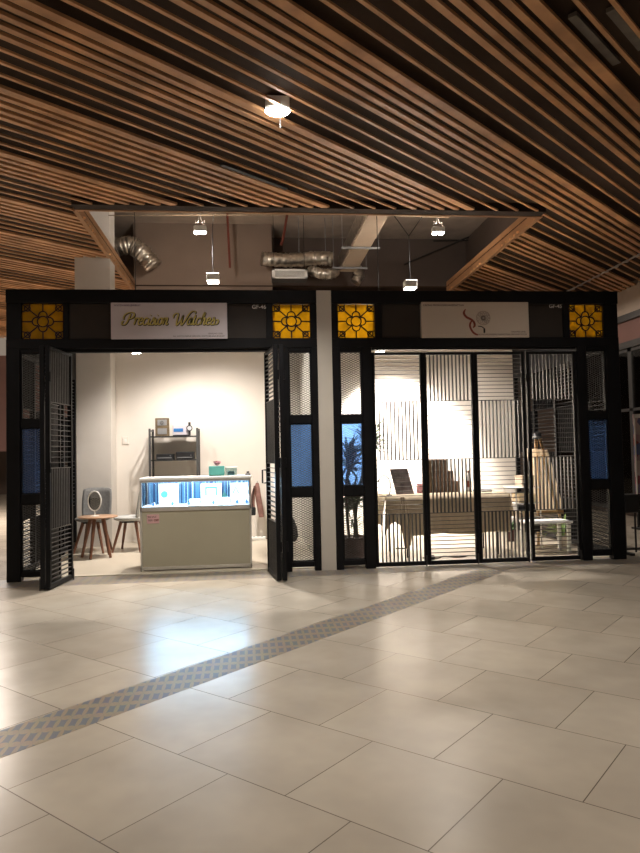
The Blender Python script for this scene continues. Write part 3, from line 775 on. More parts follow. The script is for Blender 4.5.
# black slot diffuser and grey linear vents between slats
def slot(px, py, ln, label, mt, wdt, z):
    o = MB().bar((-ln/2*sd.x, -ln/2*sd.y, 0), (ln/2*sd.x, ln/2*sd.y, 0), wdt, .03)
    ob = o.build('linear_vent', mt); ob.location = (px, py, z); return tag(ob, label, 'vent')
slot(.094, -.44, .90, 'black slot air vent between the slats near the opening', 'black', .05, 4.20)
slot(2.56, -2.86, .82, 'grey linear vent panel between slats at the upper right', 'vent', .06, 4.27)
slot(2.72, -3.0, .63, 'grey linear vent panel nearest the upper right corner of the photo', 'vent', .06, 4.27)

# ------------------------------------------------------------------ watch shop: display counter
cx0, cx1, cy0, cy1 = -1.25, -.008, .33, .85
t = thing('display_counter', (-.63, .59, 0), 'khaki display counter with a lit glass case on top in the open shop', 'counter')
MB().cbox(cx0+.015, cx1-.015, cy0+.012, cy1, .03, .685, .004).build('cabinet', 'counter', t)
MB().box(cx0+.03, cx1-.03, cy0+.04, cy1-.02, 0, .03).build('plinth', 'black', t)
f = MB()
for x in (cx0, cx1-.022): f.cbox(x, x+.022, cy0, cy0+.03, .008, 1.03, .003); f.cbox(x, x+.022, cy1-.03, cy1, .008, 1.03, .003)
f.cbox(cx0, cx1, cy0, cy0+.025, .675, .722, .003); f.cbox(cx0, cx1, cy0-.001, cy0+.02, .998, 1.022, .003); f.cbox(cx0, cx1, cy0, cy0+.025, .02, .055, .003)
f.build('aluminium_frame', 'alu', t)
MB().cbox(cx0-.004, cx1+.004, cy0-.004, cy1+.004, 1.022, 1.05, .004).build('counter_top', 'whitelam', t)
MB().box(cx0+.02, cx1-.02, cy0+.02, cy1-.03, .700, .725).build('case_floor', 'paper', t)
MB().box(cx0+.022, cx1-.022, cy0+.004, cy0+.010, .722, 1.02).build('front_glass', 'glass', t)
MB().box(cx0+.006, cx0+.012, cy0+.03, cy1-.03, .722, 1.02).box(cx1-.012, cx1-.006, cy0+.03, cy1-.03, .722, 1.02).build('side_glass', 'glass', t)
MB().box(cx0+.022, cx1-.022, cy1-.045, cy1-.035, .725, 1.02).build('back_panel', 'caseblue', t)
MB().box(cx0+.03, cx1-.03, cy0+.03, cy0+.055, 1.008, 1.021).build('led_strip', 'led_blue', t)
stk = MB().box(-1.175, -1.040, cy0+.008, cy0+.0125, .540, .640).build('price_sticker', mat('pale_pink_sticker', (.62, .38, .38), .5, noise=.05), t)
text('BIG SALE', .024, -1.165, cy0+.0065, .606, 'blackink', stk)
text('50%', .028, -1.160, cy0+.0065, .566, 'blackink', stk)
text('OFF', .032, -1.10, cy0+.0065, .564, 'red', stk, bold=.001)
area((-.63, .40, 1.0), 1.1, 6, (.70, .86, 1), target=(-.63, .56, .72), size_y=.03)
area((-.63, .38, .985), 1.1, 11, (.45, .72, 1), target=(-.63, -1.2, .1), size_y=.04)  # added blue light facing out, makes the glow on the floor before the case
# things inside the case
def card(x, wd, h, label, deco, y=.62):
    c = thing('display_card', (x, y, .725), label, 'display card', 'display cards in the lit glass case')
    MB().box(x-wd/2, x+wd/2, y, y+.012, .725, .725+h).build('card', 'paper', c)
    MB().box(x-wd*.3, x+wd*.3, y+.012, y+.07, .725, .735).build('foot', 'paper', c)
    d = MB()
    if deco == 'dial':
        d.lathe([(.040, 0), (.040, .003)], (0, 0, 0), 24); d.v = [(x-.05+p[0], y-.004+p[2], .725+h*.5+p[1]) for p in d.v]
        d.build('printed_dial', 'bluep', c)
        k = MB()
        for i in range(5): k.box(x+.02, x+.065, y-.003, y, .80+i*.025, .806+i*.025)
        k.build('print', 'cyan', c)
    elif deco == 'shop':
        d.box(x-.07, x+.07, y-.003, y, .725+h*.75, .725+h*.85).box(x-.07, x-.05, y-.003, y, .725+h*.4, .725+h*.75).box(x+.05, x+.07, y-.003, y, .725+h*.4, .725+h*.75)
        d.build('print', 'bluep', c)
        MB().box(x-.06, x+.065, y-.004, y, .76, .80).build('printed_band', 'pinkp', c)
    else:
        d.box(x-wd*.45, x+wd*.02, y-.003, y, .725+h*.35, .725+h*.95).build('print', 'cyan', c)
        MB().tube([(x-wd*.35, y-.004, .725+h*.5), (x-wd*.2, y-.004, .725+h*.8), (x-wd*.05, y-.004, .725+h*.5)], .006, 6).build('print_mark', 'bluep', c)
card(-.965, .225, .245, 'white display card with a round blue dial, left in the lit case', 'dial')
card(-.475, .24, .235, 'white display card with blue and pink print, centre of the lit case', 'shop')
card(-.145, .21, .235, 'white display card with a cyan picture, right in the lit case', 'pic')
lab_w = ['small silver watch on a white cushion near the left end of the case', 'small silver watch on a white cushion before the round blue dial card', 'small silver watch on a white cushion left of the centre card', 'small silver watch on a white cushion before the centre card', 'small silver watch on a white cushion before the cyan picture card', 'small silver watch on a white cushion at the right end of the case']
def watch(x, y, lab):
    t = thing('wrist_watch', (x, y, .725), lab, 'watch', 'silver watches on white cushions in the case')
    MB().lathe([(.020, 0), (.024, .01), (.022, .03), (.012, .04)], (x, y, .725), 14).build('cushion', 'paper', t)
    c = MB().lathe([(.016, 0), (.016, .006)], (0, 0, 0), 16); c.v = [(x+p[0], y-.022-p[2], .750+p[1]) for p in c.v]; c.build('watch_case', 'silver', t)
    c = MB().lathe([(.012, 0), (.012, .001)], (0, 0, 0), 16); c.v = [(x+p[0], y-.029-p[2], .750+p[1]) for p in c.v]; c.build('dial', 'bluep', t)
    MB().box(x-.007, x+.007, y-.026, y-.020, .728, .736).box(x-.007, x+.007, y-.026, y-.018, .764, .774).build('strap', 'black', t)
for (x, lb) in zip((-1.12, -.90, -.72, -.44, -.17, -.06), lab_w): watch(x, .46, lb)
for (x, wd, h, lb) in ((-1.02, .09, .05, 'low white gift box left in the glass case'), (-.66, .12, .065, 'white gift box beside the centre card in the glass case'), (-.30, .08, .075, 'white gift box between centre and right cards in the glass case'), (-.05, .06, .10, 'tall white gift box at the right end of the glass case')):
    c = thing('gift_box', (x, .55, .725), lb, 'box', 'white gift boxes in the glass case')
    MB().cbox(x-wd/2, x+wd/2, .52, .58, .725, .725+h*.7, .003).build('box_base', 'paper', c)
    MB().cbox(x-wd/2-.003, x+wd/2+.003, .517, .583, .725+h*.7, .725+h, .003).build('lid', 'paper', c)
g = MB()
for i in range(22):
    an = random.uniform(0, 2*PI); ln = random.uniform(.04, .10); el = random.uniform(.3, 1.4)
    p0 = Vector((-.335, .68, .76)); p1 = p0+Vector((math.cos(an)*math.cos(el)*ln*.8, math.sin(an)*.4*ln, math.sin(el)*ln*1.5))
    q = (p1-p0).cross(Vector((0, 1, 0))).normalized()*.008; mid = (p0+p1)/2
    g.add([p0, mid+q, p1, mid-q, mid+Vector((0, .003, 0))], [(0, 1, 4), (1, 2, 4), (2, 3, 4), (3, 0, 4), (0, 3, 2, 1)])
t = thing('potted_plant', (-.335, .68, .725), 'tiny dark green plant inside the glass case behind the centre card', 'plant')
g.build('leaves', 'darkteal', t); MB().lathe([(.018, 0), (.026, .04), (.022, .04), (.02, .03)], (-.335, .68, .725), 14).build('pot', 'paper', t)

# on the counter
t = thing('tissue_box', (-.405, .62, 1.05), 'teal box with pink tissue standing on the glass counter', 'box')
MB().cbox(-.495, -.315, .56, .68, 1.05, 1.165, .005).build('box_body', 'teal', t)
m_ = MB()
for i in range(7):
    an = i*.9; m_.add([(-.40, .62, 1.16), (-.40+.045*math.cos(an), .62+.02*math.sin(an), 1.20+.012*math.sin(i*2)), (-.40+.045*math.cos(an+.6), .62+.02*math.sin(an+.6), 1.215), (-.40, .622, 1.225)], [(0, 1, 2, 3), (3, 2, 1, 0)])
m_.build('tissue', 'pinkp', t)
t = thing('clear_container', (-.235, .64, 1.05), 'clear plastic container beside the teal box on the counter', 'container')
MB().box(-.305, -.17, .58, .59, 1.05, 1.14).box(-.305, -.17, .69, .70, 1.05, 1.14).box(-.305, -.298, .59, .69, 1.05, 1.14).box(-.177, -.17, .59, .69, 1.05, 1.14).build('container_body', clear_glass('plastic_clear', (.8, .88, .88), .8), t)
MB().cbox(-.31, -.165, .575, .705, 1.14, 1.152, .003).build('lid', 'whitelam', t)
MB().cbox(-.28, -.20, .61, .67, 1.052, 1.10, .004).build('contents', 'cyan', t)
t = thing('hand_stamp', (-.042, .60, 1.05), 'small black cap-like stamp at the right end of the counter top', 'stamp')
MB().lathe([(.032, 0), (.034, .012), (.02, .02), (.012, .03)], (-.042, .60, 1.05), 16).build('base', 'black', t)
MB().lathe([(.012, 0), (.018, .008), (.010, .016)], (-.042, .60, 1.08), 14).build('knob', 'black', t)

# ------------------------------------------------------------------ rack against the back wall
t = thing('shelf_rack', (-1.135, 2.85, 0), 'dark grey open shelf rack against the watch shop back wall', 'rack')
for x in (-1.485, -.80):
    for y in (2.64, 2.97):
        MB().cbox(x, x+.03, y, y+.03, 0, 1.70, .003).build('upright', 'rack', t)
    MB().box(x+.005, x+.025, 2.67, 2.97, 1.66, 1.68).box(x+.005, x+.025, 2.67, 2.97, .30, .32).build('side_brace', 'rack', t)
for z in (.30, .72, 1.235, 1.58):
    MB().cbox(-1.455, -.80, 2.64, 3.0, z-.012, z+.006, .002).build('shelf', 'shelfglass', t)
t = thing('picture_frame', (-1.32, 2.80, 1.586), 'ornate dark photo frame standing on top shelf of the rack', 'frame')
MB().cbox(-1.41, -1.205, 2.80, 2.83, 1.586, 1.86, .006).build('frame_body', 'stem', t)
for z in (1.62, 1.75):
    MB().box(-1.375, -1.24, 2.792, 2.80, z, z+.085).build('picture', 'grey', t)
m_ = MB().lathe([(.03, 0), (.03, .004)], (0, 0, 0), 20); m_.v = [(-1.31+p[0], 2.79-p[2], 1.79+p[1]) for p in m_.v]; m_.build('round_medallion', 'silver', t)
t = thing('watch_case_box', (-1.02, 2.80, 1.586), 'pale gift box with a watch leaning on it, top shelf of the rack', 'box')
MB().cbox(-1.155, -.93, 2.78, 2.92, 1.60, 1.76, .008).build('box_body', 'sign', t)
MB().box(-1.15, -.90, 2.76, 2.92, 1.586, 1.60).build('box_base', 'black', t)
m_ = MB().box(-1.14, -1.0, 2.776, 2.78, 1.65, 1.70); m_.build('box_print', 'bluep', t)
m_ = MB().lathe([(.045, 0), (.045, .012)], (0, 0, 0), 24); m_.v = [(-.905+p[0], 2.765-p[2], 1.70+p[1]) for p in m_.v]; wd_ = m_.build('watch_case', 'black', t)
m_ = MB().lathe([(.032, 0), (.032, .002)], (0, 0, 0), 24); m_.v = [(-.905+p[0], 2.752-p[2], 1.70+p[1]) for p in m_.v]; m_.build('dial', 'paper', wd_)
MB().box(-.922, -.888, 2.758, 2.77, 1.60, 1.66).box(-.922, -.888, 2.758, 2.77, 1.74, 1.79).build('strap', 'black', t)
for (x0, x1, lb) in ((-1.40, -1.135, 'black device box at left on the second shelf of the rack'), (-1.115, -.835, 'black device box at right on the second shelf of the rack')):
    c = thing('device_box', ((x0+x1)/2, 2.8, 1.241), lb, 'box', 'black device boxes on the rack')
    MB().cbox(x0+.01, x1-.01, 2.72, 2.95, 1.241, 1.325 if x0 < -1.2 else 1.35, .006).build('housing', 'black', c)
    MB().box(x0+.03, x1-.03, 2.716, 2.72, 1.262, 1.275).build('front_slot', 'grey', c)
    MB().tube([(x1-.05, 2.718, 1.30), (x1-.05, 2.705, 1.30)], .008, 10).build('knob', 'grey', c)

# outlet, jacket, strip, bag
t = thing('wall_outlet', (-1.88, 3.04, 1.5), 'small white wall switch on the watch shop back wall', 'switch')
MB().cbox(-1.935, -1.835, 3.036, 3.05, 1.48, 1.60, .004).build('plate', 'wallw', t); MB().cbox(-1.90, -1.87, 3.03, 3.038, 1.52, 1.56, .002).build('rocker', 'whitemetal', t)
def cloth_strip(pts, widths, depth, n=9, fold=.012):
    P = spline(pts, 6); k = len(P); vs = []; fs = []
    for i, p in enumerate(P):
        tt = i/(k-1)*(len(widths)-1); a_ = int(min(tt, len(widths)-2)); wv = widths[a_]*(1-(tt-a_))+widths[a_+1]*(tt-a_)
        for side in (0, 1):
            for j in range(n):
                u = j/(n-1)*2-1
                th = depth*math.sqrt(max(0, 1-u*u))*(1 if side else -1)
                vs.append((p.x+u*wv/2, p.y+th+fold*math.sin(u*9+i*.25), p.z))
    for i in range(k-1):
        for side in (0, 1):
            for j in range(n-1):
                a_ = i*2*n+side*n+j; q = (a_, a_+1, a_+1+2*n, a_+2*n); fs.append(q if side == 0 else q[::-1])
    return vs, fs
t = thing('hanging_jacket', (.09, 2.9, .86), 'dusty rose jacket hanging on a hook right of the display counter', 'jacket')
vs, fs = cloth_strip([(.085, 2.93, .86), (.085, 2.92, .78), (.10, 2.9, .62), (.125, 2.9, .46), (.14, 2.9, .34)], [.04, .08, .09, .09, .07], .03)
MB().add(vs, fs).build('jacket_body', 'jacket', t, True)
vs, fs = cloth_strip([(.05, 2.88, .82), (.02, 2.86, .68), (.015, 2.86, .52), (.03, 2.86, .42)], [.03, .06, .055, .045], .025, fold=.004)
MB().add(vs, fs).build('sleeve', 'jacket', t, True)
MB().tube([(.085, 3.05, .88), (.085, 2.95, .88), (.085, 2.93, .85)], .007, 6).build('hook', 'chrome', t)
t = thing('shoulder_bag', (.0, 2.9, .45), 'small black strap bag hanging beside the rose jacket', 'bag')
MB().tube(spline([(.04, 2.83, .82), (.0, 2.82, .62), (.01, 2.83, .48)], 6), .008, 6).build('strap', 'black', t)
MB().cbox(-.02, .055, 2.80, 2.86, .38, .50, .012).build('bag_body', 'blackfab', t)
t = thing('power_strip', (.10, 2.88, 0), 'white power strip on the floor by the watch shop back wall', 'power strip')
MB().cbox(-.02, .20, 2.80, 2.90, .008, .055, .006).build('strip_body', 'whitemetal', t)
for i in range(3): MB().box(.01+i*.06, .04+i*.06, 2.83, 2.87, .055, .058).build('socket', 'grey', t)
MB().tube(spline([(.20, 2.85, .03), (.24, 2.82, .014), (.26, 2.88, .013), (.24, 2.98, .013)], 6), .005, 6).build('cord', 'wire', t)
t = thing('backpack', (.45, 2.55, 0), 'black backpack slumped on the floor behind the right pier glass', 'bag')
prof = [(.02, .0), (.17, .01), (.20, .08), (.185, .2), (.14, .32), (.08, .40), (.03, .43)]
MB().lathe(prof, (.47, 2.55, .008), 20, 1.0, .6).build('bag_body', 'blackfab', t, True)
MB().lathe([(.02, .0), (.10, .01), (.11, .08), (.09, .15), (.03, .17)], (.46, 2.42, .03), 16, 1, .5).build('front_pocket', 'blackfab', t, True)
MB().tube(spline([(.42, 2.5, .42), (.45, 2.48, .50), (.50, 2.5, .42)], 6), .01, 8).build('loop', 'black', t)

# ------------------------------------------------------------------ chairs and round table
def chair(x, y, rz, label, fab):
    t = thing('upholstered_chair', (0, 0, 0), label, 'chair', 'grey shell chairs on wooden legs')
    s = MB(); n = 8; vs = []; R = .215
    prof = [(.0, .425), (.16, .425), (.205, .44), (.22, .46), (.215, .478), (.17, .485), (0, .487)]
    # squarish seat
    def sq(an, r): 
        c, s_ = math.cos(an), math.sin(an); k = (abs(c)**3.2+abs(s_)**3.2)**(-1/3.2); return c*r*k, s_*r*k
    N = 28
    for r_, z in prof:
        for j in range(N):
            a_, b_ = sq(2*PI*j/N, max(r_, .001)); vs.append((a_*1.0, b_*.95, z))
    fs = [(i*N+j, i*N+(j+1) % N, (i+1)*N+(j+1) % N, (i+1)*N+j) for i in range(len(prof)-1) for j in range(N)]
    s.add(vs, fs).build('seat', fab, t, True)
    # curved back shell, y+ is behind the sitter
    b_ = MB(); vs = []; fs = []; nu, nv = 13, 8
    for side in (0, 1):
        for iv in range(nv):
            v = iv/(nv-1); z = .45+v*.42; hw = .19+.015*math.sin(v*PI)
            for iu in range(nu):
                u = iu/(nu-1)*2-1
                yy = .17+v*.07-.05*u*u + (.028 if side else 0)
                zz = z - (.02*u**6 if iv == nv-1 else 0)
                vs.append((u*hw, yy, zz))
    for side in (0, 1):
        o_ = side*nu*nv
        for iv in range(nv-1):
            for iu in range(nu-1):
                q = (o_+iv*nu+iu, o_+iv*nu+iu+1, o_+(iv+1)*nu+iu+1, o_+(iv+1)*nu+iu); fs.append(q if side == 0 else q[::-1])
    o_ = nu*nv
    for iu in range(nu-1):
        fs.append((iu+1, iu, o_+iu, o_+iu+1)); a_ = (nv-1)*nu+iu; fs.append((a_, a_+1, o_+a_+1, o_+a_))
    for iv in range(nv-1):
        fs.append((iv*nu, (iv+1)*nu, o_+(iv+1)*nu, o_+iv*nu)); a_ = iv*nu+nu-1; fs.append((a_+nu, a_, o_+a_, o_+a_+nu))
    b_.add(vs, fs).build('backrest', fab, t, True)
    MB().cbox(-.12, .12, -.12, .12, .40, .428, .004).build('seat_base', 'black', t)
    for sx in (-1, 1):
        for sy in (-1, 1):
            MB().tube([(sx*.10, sy*.10, .415), (sx*.20, sy*.19, .010)], [.024, .014], 10).build('leg', 'walnut', t)
    t.location = (x, y, 0); t.rotation_euler = (0, 0, rz); return t
chair(-2.17, 2.14, math.radians(-6), 'grey upholstered chair with walnut legs behind the round wooden table', 'greyfab')
chair(-1.66, 2.12, math.radians(-98), 'pale grey upholstered chair half hidden behind the display counter', 'whitefab')
t = thing('round_side_table', (-1.98, 1.62, 0), 'round wooden side table carrying a mirror in the watch shop', 'table')
tx, ty = -1.985, 1.60
MB().lathe([(.23, 0), (.250, .008), (.250, .018), (.23, .024)], (tx, ty, .515), 40).build('tabletop', 'oak', t, True)
for an in (60, 180, 255, 330):
    a_ = math.radians(an); MB().tube([(tx+.09*math.cos(a_), ty+.09*math.sin(a_), .515), (tx+.205*math.cos(a_), ty+.205*math.sin(a_), .010)], [.026, .017], 10).build('leg', 'walnut', t)
t = thing('table_mirror', (-2.0, 1.63, .54), 'oval white-rimmed table mirror on the round wooden table', 'mirror')
mx_, my_, mz_ = -2.015, 1.55, .735
rim = MB(); n = 40
P = [(mx_+.082*math.cos(2*PI*j/n), my_, mz_+.125*math.sin(2*PI*j/n)) for j in range(n+1)]
rim.tube(P, .008, 8, False).build('rim', 'whitemetal', t, True)
d = MB().lathe([(1, 0), (1, .004)], (0, 0, 0), 40); d.v = [(mx_+.079*p[0], my_+.002+p[2], mz_+.122*p[1]) for p in d.v]; d.build('mirror_glass', 'mirror', t)
MB().tube([(mx_, my_+.006, mz_-.13), (mx_, my_+.01, .545)], .008, 8).build('stem', 'whitemetal', t)
MB().lathe([(.055, 0), (.055, .006), (.01, .012)], (mx_, my_+.01, .539), 20).build('base', 'whitemetal', t)

# ------------------------------------------------------------------ closed shop: cloth-covered table
t = thing('trestle_table', (2.35, .95, 0), 'folding table under the cream cloth in the closed shop', 'table')
MB().cbox(1.62, 3.12, .62, 1.25, .725, .75, .004).build('tabletop', 'whitelam', t)
for x, y in ((1.70, .66), (1.86, .64), (3.0, .66), (1.75, 1.2), (3.0, 1.2)):
    MB().tube([(x, y, .725), (x, y, .008)], .011, 8).build('leg', 'black', t)
MB().tube([(1.72, .66, .12), (1.84, .65, .12)], .008, 6).build('leg_brace', 'black', t)
cl = MB(); vs = []; fs = []
nx = 72; zt = .756
rows = []
def hem(u):  # hem height along the front
    x = 1.57+u*1.60
    if x < 1.92: return .28+.17*math.sin((x-1.57)/.24*PI)*(1 if x < 1.81 else 0) - (.12 if 1.80 < x < 1.90 else 0)
    return .285+.01*math.sin(x*9)
for i in range(nx+1):
    u = i/nx; x = 1.60+u*1.54
    fold = .016*math.sin(u*34)+.010*math.sin(u*71+1)
    cx_ = x
    col = [(cx_, 1.28, zt-.10), (cx_, 1.265, zt), (cx_, .95, zt+.002), (cx_, .62, zt)]
    hz = hem(u)
    for k in range(1, 9):
        v = k/8; z = zt-.004-(zt-hz)*v
        col.append((cx_+.01*math.sin(u*20)*v-.03*(1-u)*v*(u < .1), .600-.012*v+fold*v, z))
    rows.append(col)
nn = len(rows[0])
for c_ in rows: vs += c_
fs = [(i*nn+k, (i+1)*nn+k, (i+1)*nn+k+1, i*nn+k+1) for i in range(nx) for k in range(nn-1)]
# end drapes
def drape(x, sg):
    vs = []; fs = []; n = 16
    for i in range(n+1):
        v = i/n; y = .60+v*.68
        for k in range(7):
            q = k/6; hz = .40 if sg < 0 else .46
            vs.append((x+sg*(.0+.05*math.sin(q*PI/2)*.9+.012*math.sin(v*20)*q), y, zt-(zt-hz)*q))
    fs = [(i*7+k, (i+1)*7+k, (i+1)*7+k+1, i*7+k+1) for i in range(n) for k in range(6)]
    return vs, fs
cl.add(vs, fs); cl.add(*drape(1.60, -1)); cl.add(*drape(3.14, 1))
# hanging corner fold
cm = MB(); vs2, fs2 = cloth_strip([(1.80, .575, .74), (1.81, .565, .55), (1.84, .56, .35), (1.83, .56, .13)], [.06, .10, .13, .03], .012, fold=.012)
o = cl.build('tablecloth', 'cloth', None, True, (2.37, .9, .756)); tag(o, 'cream cloth draped over the table in the closed shop', 'tablecloth')
sm = o.modifiers.new('solid', 'SOLIDIFY'); sm.thickness = .003
c_ = cm.add(vs2, fs2).build('corner_fold', 'cloth', o, True)

# things on the cloth
t = thing('tilted_board', (1.86, .85, .76), 'grey print board leaning back on the cream cloth', 'board')
bd = MB(); 
A = [(1.775, .76), (2.0, .76), (1.94, 1.07), (1.715, 1.07)]
vs = [(a_[0], .80+(a_[1]-.76)*.25, a_[1]) for a_ in A] + [(a_[0], .812+(a_[1]-.76)*.25, a_[1]) for a_ in A]
bd.add(vs, [(0,1,2,3),(7,6,5,4),(0,4,5,1),(1,5,6,2),(2,6,7,3),(3,7,4,0)]).build('board', mat('mottled_grey_print', (.16, .13, .13), .6, noise=.5, nscale=12), t)
MB().bar((1.86, .99, .76), (1.86, .87, .98), .02, .01).build('back_strut', 'black', t)
t = thing('gooseneck_lamp', (1.60, .70, .76), 'small dark gooseneck lamp clipped at the left end of the cloth table', 'lamp')
MB().tube(spline([(1.66, .68, .765), (1.68, .68, .88), (1.645, .68, .98), (1.58, .68, 1.0), (1.54, .68, .95)], 8), .006, 8).build('neck', 'black', t)
MB().lathe([(.035, 0), (.035, .012), (.01, .018)], (1.66, .68, .757), 16).build('base', 'black', t)
MB().tube([(1.54, .68, .955), (1.53, .68, .925)], [.008, .018], 10).build('lamp_head', 'black', t)
t = thing('pink_box', (2.115, .95, .757), 'small dusty pink box right of the tilted board', 'box')
MB().cbox(2.08, 2.15, .92, 1.0, .757, .865, .004).build('box_body', 'pinkp', t); MB().cbox(2.077, 2.153, .917, 1.003, .865, .88, .003).build('lid', 'pinkp', t)
for (x0, x1, z0, z1, lb) in ((2.24, 2.62, .757, .90, 'brown carton at the bottom of the stack on the cloth table'), (2.24, 2.56, .901, 1.035, 'brown carton in the middle of the stack on the cloth table'), (2.24, 2.48, 1.036, 1.175, 'brown carton at the top of the stack on the cloth table')):
    c = thing('carton', ((x0+x1)/2, 1.05, z0), lb, 'box', 'stacked brown cartons on the cloth table')
    MB().cbox(x0, x1, .98, 1.2, z0, z1, .004).build('carton_body', 'carton', c)
    MB().box(x0+.02, x0+.06, .977, .98, z0+.002, z1-.002).build('tape', 'stem', c)
t = thing('bottle', (2.72, .9, .757), 'small red-labelled bottle standing right of the cartons', 'bottle')
MB().lathe([(.03, 0), (.034, .01), (.034, .17), (.014, .21), (.013, .25)], (2.76, 1.0, .757), 18).build('bottle_body', 'paper', t, True)
MB().lathe([(.035, 0), (.035, .08)], (2.76, 1.0, .82), 18).build('bottle_label', 'red', t); MB().lathe([(.015, 0), (.015, .03)], (2.76, 1.0, 1.0), 12).build('cap', 'red', t)
tag(MB().cbox(2.80, 3.02, .86, .98, .757, .79, .01).build('folded_cloth', 'paper'), 'folded white cloth lying at the right end of the cloth table', 'cloth')
tag(MB().tube(spline([(2.02, .55, .013), (2.2, .50, .013), (2.3, .62, .013), (2.45, .52, .013), (2.6, .6, .013)], 6), .006, 6).build('extension_cord', 'wire'), 'thin dark cord lying on the floor under the cloth table', 'cord')
tag(MB().lathe([(.045, 0), (.05, .03), (.03, .05)], (2.1, .45, .009), 16).build('adapter_plug', 'black'), 'small dark plug on the floor behind the second door leaf', 'plug')

# ---- tall dracaena behind the left pier of the closed shop
def leafblade(mb_, base, yawa, el, ln, wd, droop=.5, ok=None):
    if ok:
        q = Vector(base) + Vector((math.cos(yawa)*math.cos(el-droop/2), math.sin(yawa)*math.cos(el-droop/2), math.sin(el-droop/2)))*ln
        if not ok(q): return
    n = 6; d = Vector((math.cos(yawa), math.sin(yawa), 0)); sdv = Vector((-math.sin(yawa), math.cos(yawa), 0)); p = Vector(base); vs = []
    e = el
    for i in range(n+1):
        t_ = i/n; w_ = wd*math.sin(PI*min(1, .12+t_*.88))**.7*(1 if i < n else .05)
        vs += [p-sdv*w_/2, p+Vector((0, 0, -w_*.22)), p+sdv*w_/2]
        p = p + (d*math.cos(e)+Vector((0, 0, math.sin(e))))*ln/n; e -= droop/n
    fs = []
    for i in range(n):
        a_ = i*3; fs += [(a_, a_+1, a_+4, a_+3), (a_+1, a_+2, a_+5, a_+4)]
    mb_.add(vs, fs)
t = thing('potted_dracaena', (1.22, .62, 0), 'tall spiky plant in a maroon pot behind the closed shop left pier', 'plant')
px_, py_ = 1.20, .62
MB().lathe([(.12, 0), (.14, .01), (.16, .24), (.175, .25), (.175, .28), (.15, .28), (.145, .24)], (px_, py_, .008), 28).build('pot', 'pot', t, True)
MB().lathe([(.0, 0), (.148, .0), (.14, .012), (.0, .015)], (px_, py_, .235), 20).build('soil', 'soil', t)
lv = MB(); st = MB()
heads = [((1.15, .62, .24), (1.12, .60, .80), (1.17, .60, 1.18)), ((1.22, .66, .24), (1.26, .64, .70), (1.42, .62, 1.40)), ((1.25, .60, .24), (1.23, .62, .50), (1.19, .60, .72))]
for h in heads:
    st.tube(spline(h, 6), .018, 10)
    for k in range(110):
        up = random.uniform(-.12, .05)
        leafblade(lv, (h[2][0], h[2][1], h[2][2]+up), random.uniform(0, 2*PI), random.uniform(.0, 1.45), random.uniform(.24, .42), .030, random.uniform(.3, 1.1), lambda q: q.x > .96 and q.y > .16)
for k in range(40):
    z = random.uniform(.35, .85); leafblade(lv, (1.2+random.uniform(-.05, .05), .62, z), random.uniform(0, 2*PI), random.uniform(.2, 1.4), random.uniform(.15, .3), .02, 1.2, lambda q: q.x > .96 and q.y > .16 and q.x < 1.5)
st.build('stem', 'stem', t, True)
tag(lv.build('leaves', 'leaf', t), kind='stuff')

# ---- right part of the closed shop: step shelf, work table, easel, plants
t = thing('tiered_shelf', (3.50, 1.1, 0), 'white metal tiered shelf right of the cloth table', 'shelf')
for x in (3.36, 3.68):
    for y in (.95, 1.35): MB().tube([(x, y, .008), (x, y, .80 if x < 3.5 else .80)], .010, 8).build('upright', 'whitemetal', t)
MB().cbox(3.345, 3.70, .94, 1.37, .785, .80, .003).build('shelf', 'whitemetal', t)
MB().cbox(3.345, 3.70, .94, 1.37, .585, .60, .003).build('shelf', 'whitemetal', t)
MB().cbox(3.345, 3.70, .94, 1.37, .40, .415, .003).build('shelf', 'whitemetal', t)
for (x0, x1, z0, z1, mt, lb) in ((3.47, 3.63, .80, .95, 'cream', 'cream storage box on the top tier of the white shelf'), (3.42, 3.64, .60, .71, 'canvas', 'cream bag-like box on the middle tier of the white shelf'), (3.40, 3.64, .415, .47, 'canvas', 'flat cream box on the lowest tier of the white shelf')):
    c = thing('storage_box', ((x0+x1)/2, 1.1, z0), lb, 'box', 'boxes on the white tiered shelf')
    MB().cbox(x0, x1, 1.0, 1.25, z0+.0005, z1-.02, .006).build('box_body', mt, c); MB().cbox(x0-.004, x1+.004, .996, 1.254, z1-.02, z1, .004).build('lid', mt, c)
t = thing('work_table', (3.72, .72, 0), 'low pale table in front of the easel behind the right door leaf', 'table')
MB().cbox(3.34, 3.90, .52, .86, .372, .40, .004).build('tabletop', 'whitelam', t)
for x in (3.38, 3.86):
    for y in (.56, .82): MB().cbox(x-.02, x+.02, y-.02, y+.02, .008, .372, .003).build('leg', 'whitelam', t)
t = thing('toolbox', (3.47, .68, .12), 'small black case hanging under the pale low table', 'case')
MB().cbox(3.40, 3.52, .60, .70, .27, .37, .008).build('case_body', 'black', t); MB().tube([(3.43, .65, .368), (3.49, .65, .368)], .006, 6).build('handle', 'black', t)
